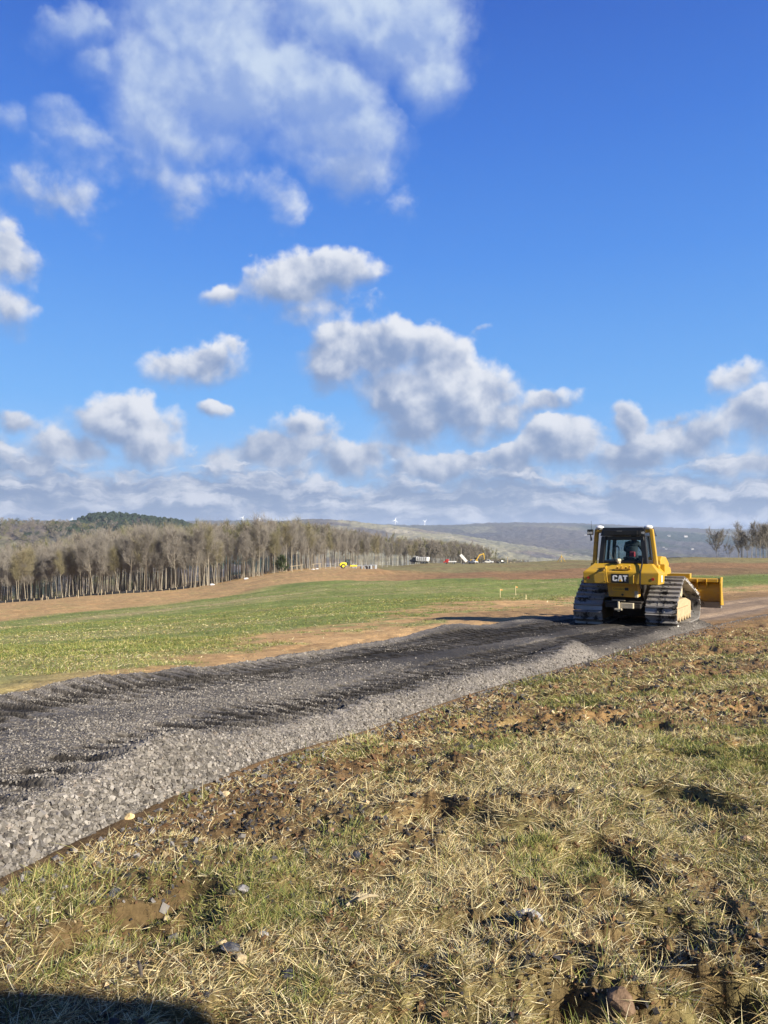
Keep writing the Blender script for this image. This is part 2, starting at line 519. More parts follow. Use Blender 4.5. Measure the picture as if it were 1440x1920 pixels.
# ---- centreline of the gravel road / dirt track (x, y, half width)
ROAD = np.array([(-7.4, -6.8, 1.75), (-5.7, -1.7, 1.75), (-3.37, 4.13, 1.75), (-1.95, 8.2, 2.02), (1.18, 15.2, 2.35), (6.35, 23.35, 2.65), (11.6, 30.4, 2.6), (22.6, 43.5, 2.5), (45, 68, 2.6), (80, 100, 2.6)])
def _spline(P, n):
    t = np.concatenate([[0], np.cumsum(np.hypot(*np.diff(P[:, :2], axis=0).T))])
    # catmull-rom through the points
    out = []
    for i in range(len(P) - 1):
        p0 = P[max(i - 1, 0)]; p1 = P[i]; p2 = P[i + 1]; p3 = P[min(i + 2, len(P) - 1)]
        k = max(4, int((t[i + 1] - t[i]) / n))
        for u in np.linspace(0, 1, k, endpoint=False):
            out.append(0.5 * ((2 * p1) + (p2 - p0) * u + (2 * p0 - 5 * p1 + 4 * p2 - p3) * u * u + (3 * p1 - p0 - 3 * p2 + p3) * u ** 3))
    out.append(P[-1])
    return np.array(out)
RC = _spline(ROAD, 0.5)
_seg = np.diff(RC[:, :2], axis=0); _sl = np.hypot(_seg[:, 0], _seg[:, 1])
RS = np.concatenate([[0], np.cumsum(_sl)])

def road_st(x, y):
    """distance along the road, signed offset (right positive), half width"""
    x = np.asarray(x, float).ravel(); y = np.asarray(y, float).ravel()
    S = np.zeros(len(x)); T = np.full(len(x), 1e3); W = np.full(len(x), 2.4)
    near = np.where((x > -60) & (x < 140) & (y > -60) & (y < 160))[0]
    for i in range(0, len(near), 20000):
        ii = near[i:i + 20000]
        px = x[ii][:, None] - RC[None, :-1, 0]; py = y[ii][:, None] - RC[None, :-1, 1]
        u = np.clip((px * _seg[None, :, 0] + py * _seg[None, :, 1]) / (_sl ** 2)[None], 0, 1)
        dx = px - u * _seg[None, :, 0]; dy = py - u * _seg[None, :, 1]
        d2 = dx * dx + dy * dy
        j = d2.argmin(1); r = np.arange(len(ii))
        cr = _seg[j, 0] * py[r, j] - _seg[j, 1] * px[r, j]
        S[ii] = RS[j] + u[r, j] * _sl[j]
        T[ii] = np.where(cr > 0, -1, 1) * np.sqrt(d2[r, j])
        W[ii] = RC[j, 2] + (RC[j + 1, 2] - RC[j, 2]) * u[r, j]
    return S, T, W

def road_xy(s, t):
    s = np.asarray(s, float); t = np.asarray(t, float)
    j = np.clip(np.searchsorted(RS, s) - 1, 0, len(_sl) - 1)
    u = (s - RS[j]) / _sl[j]
    tx = _seg[j, 0] / _sl[j]; ty = _seg[j, 1] / _sl[j]
    # soften the direction between segments
    j2 = np.clip(j + np.where(u > .5, 1, -1), 0, len(_sl) - 1); k = np.abs(u - .5)
    tx = tx * (1 - k) + _seg[j2, 0] / _sl[j2] * k; ty = ty * (1 - k) + _seg[j2, 1] / _sl[j2] * k
    l = np.hypot(tx, ty); tx /= l; ty /= l
    return RC[j, 0] + _seg[j, 0] * u + ty * t, RC[j, 1] + _seg[j, 1] * u - tx * t

S_DOZER = float(road_st([7.2], [23.2])[0][0])
S_END = S_DOZER + 5.0            # the spread gravel stops a little ahead of the machine

def soil_patch(x, y):
    """0..1, where bare soil shows through in the rough foreground"""
    n = fbm(x * 0.55 + 3, y * 0.55, 11, 4) * 0.6 + fbm(x * 2.1, y * 2.1, 12, 3) * 0.4
    return np.clip(sstep(n, 0.51, 0.62) + .75 * sstep(-y, -5.2, -4.0) * sstep(-x, -.7, .1) * sstep(n, .40, .54), 0, 1)

def gmicro(x, y, S, T, W):
    """clods, hummocks and wheel ruts"""
    r = np.hypot(x, y)
    dr = np.abs(T) - W
    right = (T > 0)
    rough = np.where(right, 1.0, 0.35) * sstep(dr, -0.1, 0.6)
    big = (fbm(x * 0.8, y * 0.8, 3, 3) - 0.5) * 0.11
    mid = (fbm(x * 3.2, y * 3.2, 4, 3) - 0.5) * 0.06
    fine = (fbm(x * 11, y * 11, 5, 4, .62) - 0.5) * 0.075 * np.clip(14 / (r + 1), 0, 1)
    sp = soil_patch(x, y)
    # a trampled, torn-up strip right in front of the camera on the right-hand side
    torn = sstep(x, -0.1, 0.35) * sstep(2.98 + 0.2 * (x - 1), y, y - 0.0) if False else sstep(-(y - 3.0 - 0.10 * x + 0.5 * (fbm(x * 3, y * 3, 31, 2) - .5)), -0.12, 0.18) * sstep(x, -0.25, 0.4) * sstep(-x, -2.4, -1.7)
    holes = -0.16 * torn * sstep(fbm(x * 4.4 + 5, y * 4.4, 21, 2), 0.50, 0.68) + 0.07 * torn * sstep(fbm(x * 5 + 1, y * 5, 22, 2), 0.5, 0.7) + 0.09 * torn * (fbm(x * 17, y * 17, 23, 3) - .5)
    spots = -0.09 * sstep(fbm(x * 1.7 + 9, y * 1.7, 24, 3), 0.60, 0.72)
    far = (fbm(x * 0.05, y * 0.05, 6, 3) - 0.5) * 1.3 * sstep(r, 40, 160) + (fbm(x * 0.2, y * 0.2, 8, 2) - 0.5) * 0.35 * sstep(r, 15, 60)
    return rough * (big + mid + fine * (0.6 + 1.3 * sp) + holes + spots) + far * sstep(dr, 0, 12)

def ground_z(x, y, micro=True):
    x = np.atleast_1d(np.asarray(x, float)).ravel(); y = np.atleast_1d(np.asarray(y, float)).ravel()
    z = gbase(x, y)
    S, T, W = road_st(x, y)
    if micro:
        z = z + gmicro(x, y, S, T, W)
    return z, S, T, W

def gz(x, y):
    return float(ground_z([x], [y])[0][0])

# ---- colour zones of the ground
C_SOIL = np.array([0.092, 0.058, 0.033]); C_CLAY = np.array([0.43, 0.25, 0.105]); C_TAN = np.array([0.50, 0.36, 0.19])
C_STRAW = np.array([0.36, 0.29, 0.14]); C_GREEN = np.array([0.175, 0.215, 0.055]); C_DKGREEN = np.array([0.11, 0.15, 0.04]); C_BROWN = np.array([0.18, 0.105, 0.06])
C_OLIVE = np.array([0.20, 0.175, 0.075]); C_TRACK = np.array([0.31, 0.225, 0.15])

def zones(x, y, S, T, W):
    """weights (soil, clay, tan, straw, green, dkgreen, brown, olive, track)"""
    n = len(x)
    r = np.hypot(x, y)
    u = x / np.maximum(y, 0.5)
    left = T < 0
    dl = np.abs(T) - W
    n1 = fbm(x * 0.35, y * 0.35, 41, 4); n2 = fbm(x * 1.3, y * 1.3, 42, 4); n3 = fbm(x * 0.06, y * 0.06, 43, 4)
    ns = fbm(x * 0.10 + y * 0.02, y * 0.30 - x * 0.12, 44, 4)
    Wt = {k: np.zeros(n) for k in ('soil', 'clay', 'tan', 'straw', 'green', 'dk', 'brown', 'olive', 'track')}
    # --- left field
    strip = 0.3 + 0.31 * np.clip(y - 8.5, 0, 40)
    strip = strip * (0.35 + 0.75 * n1 + 0.55 * n2)
    clay = left * sstep(strip - dl, -1.6, 1.0) * sstep(n2 * .6 + n1 * .4 + sstep(strip * .5 - dl, -.5, .5) * .35, .36, .52)
    green = sstep(ns * 0.55 + n2 * 0.3 + n3 * 0.35, 0.50, 0.66)
    grassy = left * (1 - clay)
    Wt['clay'] = clay * (0.45 + 0.4 * n2); Wt['tan'] = clay * (0.55 - 0.4 * n2)
    Wt['green'] = grassy * (0.55 + 0.42 * green); Wt['straw'] = grassy * (0.45 - 0.4 * green)
    # --- right foreground
    rt = ~left & (r < 60)
    sp = soil_patch(x, y)
    edge = sstep(0.75 + 2.0 * (n1 - .45) + 1.2 * (n2 - .5) - dl, -0.5, 0.9)
    midz = sstep(y, 5.5, 9.0) * sstep(dl, -1, 2) * sstep(fbm(x * 0.45, y * 0.45, 47, 3) * .6 + fbm(x * 1.9, y * 1.9, 48, 3) * .4, 0.40, 0.56)
    bare = np.clip(np.maximum(edge * 0.9, np.maximum(sp * 0.75, midz * 0.85)), 0, 1)
    Wt['soil'] += rt * bare * 0.62; Wt['clay'] += rt * bare * (0.45 * sstep(y, 4.5, 7) + .12 + .45 * midz) * (0.3 + n2); Wt['straw'] += rt * (1 - bare) * 0.24
    Wt['green'] += rt * (1 - bare) * 0.18; Wt['soil'] += rt * (1 - bare) * 0.58  # extra dark soil under the turf stands in for shade between blades
    far_r = ~left & (r >= 60)
    Wt['olive'] += far_r * 0.7; Wt['brown'] += far_r * 0.3
    # --- dirt and far bands (left of and beyond the road, and the rise on the right)
    db = np.interp(u, [-.6, -.5, -.29, -.085, .055, .19, .36, .42, .6], [60, 74, 108, 150, 150, 128, 116, 118, 125])
    de = np.interp(u, [-.6, -.06, 0.0, .055, .19, .33, .38, .6], [900, 900, 225, 205, 195, 190, 190, 190])
    yy = y * (0.93 + 0.14 * n3)
    band = sstep(yy, db - 5, db + 7) * sstep(-yy, -de - 14, -de + 14)
    beyond = sstep(yy, de - 16, de + 16)
    for k in Wt:
        Wt[k] = Wt[k] * (1 - band) * (1 - beyond)
    lr = sstep(u, -0.12, 0.12)
    Wt['straw'] += band * (1 - lr) * .25 * n1; Wt['green'] += band * (1 - lr) * .35 * sstep(n1 * .5 + n2 * .5, .52, .66)
    Wt['clay'] += band * (1 - lr) * (0.62 + 0.2 * n2); Wt['tan'] += band * (1 - lr) * 0.3 * (n1 + .2)
    Wt['brown'] += band * lr * 0.8; Wt['clay'] += band * lr * 0.35
    Wt['olive'] += beyond * 0.8; Wt['straw'] += beyond * 0.2 * (n3 + .2); Wt['brown'] += beyond * 0.45 * sstep(n3, .5, .62)
    # brown torn edge under the rise on the right, and its pale path
    g1 = (u > .33) * sstep(yy, 112, 120) * sstep(-yy, -168, -140)
    for k in Wt: Wt[k] = Wt[k] * (1 - .8 * g1)
    Wt['brown'] += g1 * .55; Wt['olive'] += g1 * .25
    g2 = (u > .25) * sstep(y, 84, 92) * sstep(-y, -116, -110) * (T < 0)
    for k in Wt: Wt[k] = Wt[k] * (1 - .9 * g2)
    Wt['dk'] += g2 * .5; Wt['green'] += g2 * .4
    # straw lines running along the slope, dark green line before the dirt band
    w1 = left * sstep(1 - np.abs(yy / db - 0.72) * 12 * (0.7 + n1), 0.2, 0.9) * sstep(-u, -0.05, 0.2)
    w2 = left * sstep(1 - np.abs(yy / db - 0.92) * 14, 0.1, 0.8)
    for k in Wt: Wt[k] = Wt[k] * (1 - .8 * w1) * (1 - .7 * w2)
    Wt['straw'] += .8 * w1; Wt['dk'] += .45 * w2; Wt['green'] += .3 * w2
    # --- the dirt track beyond the gravel
    tk = sstep(W - 0.45 + 1.2 * (n1 - .5) - np.abs(T), -0.3, 0.5) * sstep(S, S_DOZER - 2, S_DOZER)
    shoulder = sstep(W + 4.5 + 3 * (n1 - .5) - np.abs(T), -0.8, 1.0) * sstep(S, S_DOZER - 1, S_DOZER + 4) * (1 - tk)
    for k in Wt: Wt[k] = Wt[k] * (1 - tk) * (1 - .75 * shoulder)
    rut = sstep(1 - np.abs(np.abs(T) - 1.05) * 1.6, 0.2, 0.9)
    Wt['track'] += tk * (0.75 + .35 * rut); Wt['soil'] += tk * 0.2 * (1 - rut)
    Wt['soil'] += shoulder * .45; Wt['clay'] += shoulder * .25; Wt['tan'] += shoulder * .1
    return Wt, bare * rt

ZC = dict(soil=C_SOIL, clay=C_CLAY, tan=C_TAN, straw=C_STRAW, green=C_GREEN, dk=C_DKGREEN, brown=C_BROWN, olive=C_OLIVE, track=C_TRACK)

def zone_col(Wt):
    tot = sum(Wt.values()) + 1e-6
    c = 0
    for k, w in Wt.items():
        c = c + (w / tot)[:, None] * ZC[k][None]
    return c

def build_ground():
    az = np.concatenate([np.linspace(-180, -44, 46, endpoint=False), np.linspace(-44, 44, 620), np.linspace(44, 180, 46, endpoint=False)[1:]])
    az = np.radians(az)
    rr = [0.25]
    while rr[-1] < 1050:
        r = rr[-1]
        g = 1.0085 if 2.2 < r < 12 else (1.0105 if r < 60 else 1.016)
        if r <= 2.2: g = 1.1
        rr.append(r * g)
    rr = np.array(rr)
    na, nr = len(az), len(rr)
    X = (np.sin(az)[None] * rr[:, None]).ravel(); Y = (np.cos(az)[None] * rr[:, None]).ravel()
    z, S, T, W = ground_z(X, Y)
    inside = sstep(W - 0.12 - np.abs(T), 0, 0.3) * sstep(S_END - S, -0.5, 0.5)
    z = z - 0.16 * inside
    ruts = 0.07 * sstep(1 - np.abs(np.abs(T) - 1.05) * 1.8, 0.1, 0.9) * sstep(S, S_DOZER + 2, S_DOZER + 5) * sstep(W - np.abs(T), 0, .3)
    z = z - ruts
    Wt, _ = zones(X, Y, S, T, W)
    c = zone_col(Wt)
    v = fbm(X * 2.3, Y * 2.3, 51, 4); v2 = fbm(X * 0.5, Y * 0.5, 52, 3)
    c = c * (0.62 + 0.5 * v + 0.26 * v2)[:, None]
    idx = np.arange(na * nr).reshape(nr, na)
    a = idx[:-1]; b = idx[1:]
    F_ = np.stack([a.ravel(), np.roll(a, -1, 1).ravel(), np.roll(b, -1, 1).ravel(), b.ravel()], 1)[:, ::-1]
    V = np.stack([X, Y, z], 1)
    # close the middle
    V = np.concatenate([V, [[0, 0, gbase(0, 0)[0]]]]); c = np.concatenate([c, c[:1]])
    m, N = mat_new('soil_and_sod')
    at_ = N.new('ShaderNodeVertexColor', layer_name='Col').outputs[0]
    tc = N.new('ShaderNodeTexCoord').outputs['Object']
    n1 = N.noise(tc, 3.0, 8, 0.7); n2 = N.noise(tc, 26.0, 6, 0.65); n3 = N.noise(tc, 0.35, 6, 0.7)
    f = N.m('MULTIPLY', N.mr(n1, 0.3, 0.7, 0.7, 1.3, 'LINEAR'), N.m('MULTIPLY', N.mr(n2, 0.3, 0.7, 0.6, 1.35, 'LINEAR'), N.mr(n3, 0.3, 0.7, 0.8, 1.2, 'LINEAR')))
    sc_ = N.new('ShaderNodeVectorMath', operation='SCALE'); N.link(at_, sc_.inputs[0]); N.link(f, sc_.inputs[3])
    h = N.m('ADD', N.m('MULTIPLY', n2, 0.35), n1)
    principled(N, sc_.outputs[0], 0.95, 0, h, 0.7, 0.06, 0.12)
    o = fast_mesh('ground', V, F_, m, c, True)
    tag(o, kind='structure')
    return o
build_ground()

# ------------------------------------------------------------------ gravel road
def road_z(S, T, W, x, y):
    """height of the gravel surface"""
    base = gbase(x, y)
    a = np.abs(T)
    thick = 0.17 + 0.05 * (fbm(S * 0.5, T * 0.3, 61, 2) - .5)
    shoulder = sstep(W - a + 0.05, 0.0, 0.58)
    h = base - 0.10 + (thick + 0.10) * shoulder
    # loose windrows along both edges
    lb = np.exp(-((T + W - 0.42 + 0.08 * np.sin(S * .6)) / 0.22) ** 2) * (0.01 + 0.07 * fbm(S * 0.45, T * 0, 62, 3)) * (S < S_DOZER - 1)
    rb = np.exp(-((T - W + 0.55) / 0.25) ** 2) * (0.0 + 0.04 * sstep(fbm(S * 0.33 + 4, T * 0, 63, 2), .45, .7)) * sstep(-S, -(S_DOZER - 7.5), -(S_DOZER - 10))
    # the heaps on the right edge: one close by, one short of the machine
    s1 = float(road_st([-1.28], [5.25])[0][0]); s2 = float(road_st([4.05], [15.9])[0][0])
    hp = 0.13 * np.exp(-((S - s1) / 0.45) ** 2 - ((T - W + 0.40) / 0.26) ** 2) + 0.24 * np.exp(-((S - s2) / 0.75) ** 2 - ((T - W + 0.5) / 0.42) ** 2)
    s3 = float(road_st([1.0], [20.0])[0][0])
    hp = hp + 0.16 * np.exp(-((S - s3) / 1.6) ** 2 - ((T + W - 0.6) / 0.5) ** 2)
    hp = hp + 0.30 * np.exp(-((S - S_DOZER - 4.3) / 0.6) ** 2) * sstep(1.75 - np.abs(T - .4), -.2, .5)
    h = h + lb + rb + hp
    h = h + (fbm(x * 1.1, y * 1.1, 64, 3) - .5) * 0.07 + (fbm(x * 5, y * 5, 65, 3) - .5) * 0.045 * np.clip(1.4 - S * 0.0, 0, 1)
    h = h + 0.0
    # end of the spread
    e = sstep(S_END + 0.5 * (fbm(T * 1.5, T * 0, 66, 2) - .5) - S, -0.3, 1.6)
    h = (base - 0.12) * (1 - e) + h * e
    # imprints of the crawler tracks: two passes a little apart
    imp = 0
    for off, dep, ph in ((0.0, 1.0, 0.0), (0.52, 0.75, 0.4)):
        wob = off + 0.16 * np.sin(S * 0.21 + ph * 3)
        for sgn in (-1, 1):
            c = sgn * 1.09 + wob
            band = sstep(0.47 - np.abs(T - c), 0.0, 0.07)
            wv = np.cos(2 * np.pi * (S / 0.26 + ph + 0.03 * np.sin(T * 5)))
            imp = np.minimum(imp, band * dep * (-0.016 - 0.072 * sstep(wv, -0.05, 0.6)))
    imp = imp * sstep(W - 0.50 - np.abs(T), -.12, .1)
    clear = 0.62 + 0.45 * sstep(S, float(road_st([-2.5], [7])[0][0]), float(road_st([0], [13])[0][0]))
    h = h + imp * clear * (0.55 + 0.9 * fbm(x * 1.6, y * 1.6, 67, 3)) * e
    return h, imp

def build_road():
    s0 = float(road_st([-7], [-4])[0][0]); s_near = float(road_st([-1.2], [16])[0][0])
    ss = np.concatenate([np.arange(s0, s0 + 5, 0.1), np.arange(s0 + 5, s_near, 0.026), np.arange(s_near, S_END + .6, 0.03)])
    tt = np.linspace(-1.03, 1.03, 130)
    SS, TT = np.meshgrid(ss, tt, indexing='ij')
    j = np.clip(np.searchsorted(RS, SS.ravel()) - 1, 0, len(_sl) - 1)
    W = np.interp(SS.ravel(), RS, RC[:, 2])
    T = TT.ravel() * (W + 0.1) + 0.26 * (fbm(SS.ravel() * 1.5, np.sign(TT.ravel()) * 3.0, 60, 4, .6) - .5) * np.sign(TT.ravel()) * 2 * np.abs(TT.ravel())
    x, y = road_xy(SS.ravel(), T)
    z, imp = road_z(SS.ravel(), T, W, x, y)
    nx, ny = len(ss), len(tt)
    idx = np.arange(nx * ny).reshape(nx, ny)
    F_ = np.stack([idx[:-1, :-1].ravel(), idx[:-1, 1:].ravel(), idx[1:, 1:].ravel(), idx[1:, :-1].ravel()], 1)
    k = fbm(x * 0.9, y * 0.9, 70, 4); k2 = fbm(SS.ravel() * 0.4, T * 1.8, 71, 3)
    pale = np.array([0.165, 0.148, 0.13]); dark = np.array([0.024, 0.0205, 0.017])
    fines_shade = np.clip(0.58 + 0.42 * sstep(SS.ravel(), s_near - 6, s_near + 6) + (k2 - .5) * 1.1 - 0.35 * sstep(np.abs(T) - W + .7, -.2, .2), 0, 1)
    fines_shade = np.clip(fines_shade + np.where(imp < -.03, .42, np.where(imp < -.008, -.05, -.16)), 0, 1)  # track grooves darkened in the colour, standing in for their shade
    c = lerp(pale[None], dark[None], np.clip(fines_shade, 0, 1)[:, None]) * (0.7 + 0.6 * k)[:, None]
    m, N = mat_new('crushed_stone')
    at_ = N.new('ShaderNodeVertexColor', layer_name='Col').outputs[0]
    tc = N.new('ShaderNodeTexCoord').outputs['Object']
    vor = N.new('ShaderNodeTexVoronoi'); N.link(tc, vor.inputs['Vector']); vor.inputs['Scale'].default_value = 38
    n2 = N.noise(tc, 60, 5, 0.7)
    cell = N.new('ShaderNodeSeparateColor'); N.link(vor.outputs['Color'], cell.inputs[0])
    f = N.m('MULTIPLY', N.mr(cell.outputs[0], 0.0, 1.0, 0.55, 1.6, 'LINEAR'), N.mr(n2, 0.3, 0.7, 0.7, 1.3, 'LINEAR'))
    sv = N.new('ShaderNodeVectorMath', operation='SCALE'); N.link(at_, sv.inputs[0]); N.link(f, sv.inputs[3])
    h = N.m('ADD', N.m('MULTIPLY', vor.outputs['Distance'], -0.8), N.m('MULTIPLY', n2, 0.5))
    principled(N, sv.outputs[0], 0.85, 0, h, 0.8, 0.02, 0.3)
    o = fast_mesh('gravel_road', np.stack([x, y, z], 1), F_, m, c, False)
    tag(o, kind='structure')
build_road()

# ---- loose stones of the road, one mass
ICO_V = np.array([(0, 0, 1), (.89, 0, .45), (.28, .85, .45), (-.72, .53, .45), (-.72, -.53, .45), (.28, -.85, .45),
                  (.72, .53, -.45), (-.28, .85, -.45), (-.89, 0, -.45), (-.28, -.85, -.45), (.72, -.53, -.45), (0, 0, -1)], float)
ICO_F = np.array([(0, 1, 2), (0, 2, 3), (0, 3, 4), (0, 4, 5), (0, 5, 1), (1, 6, 2), (2, 7, 3), (3, 8, 4), (4, 9, 5), (5, 10, 1),
                  (6, 7, 2), (7, 8, 3), (8, 9, 4), (9, 10, 5), (10, 6, 1), (11, 7, 6), (11, 8, 7), (11, 9, 8), (11, 10, 9), (11, 6, 10)])
# a chunky eight-cornered stone: fewer faces and sharper arrises than a ball
CUB_V = np.array([(-1, -1, -1), (1, -1, -1), (1, 1, -1), (-1, 1, -1), (-1, -1, 1), (1, -1, 1), (1, 1, 1), (-1, 1, 1)], float) * 0.72
CUB_F = np.array([(0, 2, 1), (0, 3, 2), (4, 5, 6), (4, 6, 7), (0, 1, 5), (0, 5, 4), (1, 2, 6), (1, 6, 5), (2, 3, 7), (2, 7, 6), (3, 0, 4), (3, 4, 7)])

def stones(P, size, col, seed=0, flat=0.75):
    g = np.random.default_rng(seed)
    n = len(P); k = len(CUB_V)
    V = CUB_V[None] + g.uniform(-.33, .33, (n, k, 3))
    V = V * g.uniform(0.6, 1.25, (n, 1, 3)) * np.array([1, 1, flat])
    # random turn
    q = g.normal(size=(n, 4)); q /= np.linalg.norm(q, axis=1)[:, None]
    q = q * np.array([1, .45, .45, 1]); q /= np.linalg.norm(q, axis=1)[:, None]
    w, x, y, z = q.T
    Rm = np.stack([1 - 2 * (y * y + z * z), 2 * (x * y - z * w), 2 * (x * z + y * w), 2 * (x * y + z * w), 1 - 2 * (x * x + z * z), 2 * (y * z - x * w),
                   2 * (x * z - y * w), 2 * (y * z + x * w), 1 - 2 * (x * x + y * y)], 1).reshape(n, 3, 3)
    V = np.einsum('nij,nkj->nki', Rm, V) * size[:, None, None] + P[:, None]
    F_ = CUB_F[None] + (np.arange(n) * k)[:, None, None]
    C = np.repeat(col, k, 0)
    return V.reshape(-1, 3), F_.reshape(-1, 3), C

M_STONE = vcol('crushed_rock', 0.8, 30, 0.25, 0.35, 90, 0.01, spec=0.3)

def build_gravel():
    g = np.random.default_rng(21)
    Ps, Ss, Cs = [], [], []
    s_a = float(road_st([-2.6], [1.6])[0][0])
    for (d0, d1, dens, size) in ((0, 6, 5600, .0074), (6, 9.5, 3000, .0092), (9.5, 15, 1500, .0105), (15, 26, 420, .0135)):
        sa, sb = s_a + d0, s_a + d1
        if d1 == 26: sb = S_END - .3
        n = int((sb - sa) * 5.2 * dens)
        s = g.uniform(sa, sb, n); W = np.interp(s, RS, RC[:, 2])
        t = g.uniform(-1.03, 1.03, n) * (W + 0.03)
        x, y = road_xy(s, t)
        z, imp = road_z(s, t, W, x, y)
        # windrows and the strips between the track marks are stony, the imprints and the far half are fines
        edge = sstep(np.abs(t) - W + .40 + .25 * (fbm(s * .8, t * 0, 68, 3) - .5), -.15, .2)
        farr = sstep(y, 11, 19)
        lump = fbm(x * 0.9, y * 0.9, 70, 4)
        p = 0.33 + 0.27 * edge * (1 - .45 * farr) + 1.2 * (lump - .5) - 5.5 * np.clip(-imp - .012, 0, .06) - .08 * (imp < -.004) - 0.30 * farr
        p = p + 0.06 * sstep(-y, -6.0, -3.5)
        ok = g.uniform(size=n) < p
        x, y, z, edge, farr = x[ok], y[ok], z[ok], edge[ok], farr[ok]
        sz = size * np.minimum(np.exp(g.normal(0, .42, len(x))), 2.4) * (.60 + .40 * edge) * (1 + .45 * edge * sstep(-y, -7, -4))
        Ps.append(np.stack([x, y, z + sz * .22], 1)); Ss.append(sz)
        v = g.uniform(.75, 1.3, (len(x), 1))
        c = lerp(np.array([.31, .285, .255])[None], np.array([.07, .062, .054])[None], (g.uniform(size=(len(x), 1)) ** .7 * .95 + .25 * farr[:, None] * g.uniform(size=(len(x), 1)))) * v
        c[g.uniform(size=len(x)) < .04] *= np.array([1.06, .98, .92])
        Cs.append(c)
    # strays on the soil along the edge
    n = 9000
    s = g.uniform(s_a, S_END + 6, n); W = np.interp(s, RS, RC[:, 2])
    t = np.where(g.uniform(size=n) < .62, 1, -1) * (W - .06 + g.exponential(.17, n) * (.4 + 1.4 * fbm(s * .9, s * 0, 69, 3)))
    x, y = road_xy(s, t); z = ground_z(x, y)[0]
    sz = np.minimum(.0085 * np.exp(g.normal(0, .45, n)), .020)
    Ps.append(np.stack([x, y, z + .3 * sz], 1)); Ss.append(sz); Cs.append(np.array([.2, .185, .175])[None] * g.uniform(.4, 1.3, (n, 1)))
    V, F_, C = stones(np.concatenate(Ps), np.concatenate(Ss), np.concatenate(Cs), 5)
    o = fast_mesh('gravel', V, F_, M_STONE, C)
    tag(o, 'loose crushed grey stone covering the new road bed', 'gravel', kind='stuff')
    print('gravel stones', len(V) // 8)
build_gravel()
# ------------------------------------------------------------------ grass, straw and litter (one mass)
def blades(P, az, L, w, lean, droop, col, tip, seed):
    """curved ribbons of three segments"""
    n = len(P)
    d = np.stack([np.cos(az), np.sin(az), np.zeros(n)], 1)
    side = np.stack([-np.sin(az), np.cos(az), np.zeros(n)], 1)
    g = np.random.default_rng(seed)
    tw = g.uniform(-.9, .9, n)
    side = side * np.cos(tw)[:, None] + np.stack([np.zeros(n), np.zeros(n), np.ones(n)], 1) * np.sin(tw)[:, None]
    pts = []
    a = lean.copy()
    p = P.copy()
    pts.append(p)
    for k in range(3):
        p = p + (d * np.sin(a)[:, None] + np.array([0, 0, 1])[None] * np.cos(a)[:, None]) * (L / 3)[:, None]
        pts.append(p)
        a = a + droop
    ws = [1.0, .85, .55]
    V = np.empty((n, 7, 3)); C = np.empty((n, 7, 3))
    for k in range(3):
        V[:, 2 * k] = pts[k] - side * (w * ws[k] / 2)[:, None]
        V[:, 2 * k + 1] = pts[k] + side * (w * ws[k] / 2)[:, None]
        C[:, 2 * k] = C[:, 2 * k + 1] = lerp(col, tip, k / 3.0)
    V[:, 6] = pts[3]; C[:, 6] = tip
    f = np.array([(0, 1, 3), (0, 3, 2), (2, 3, 5), (2, 5, 4), (4, 5, 6)])
    F_ = f[None] + (np.arange(n) * 7)[:, None, None]
    return V.reshape(-1, 3), F_.reshape(-1, 3), C.reshape(-1, 3)

PAL_STRAW = np.array([(.68, .57, .31), (.60, .48, .23), (.80, .70, .46), (.44, .32, .15), (.64, .57, .34)])
PAL_GREEN = np.array([(.20, .235, .055), (.14, .18, .045), (.27, .28, .085), (.33, .31, .12), (.16, .21, .08)])
PAL_BROWN = np.array([(.19, .115, .05), (.14, .08, .035), (.25, .16, .075), (.09, .055, .03)])

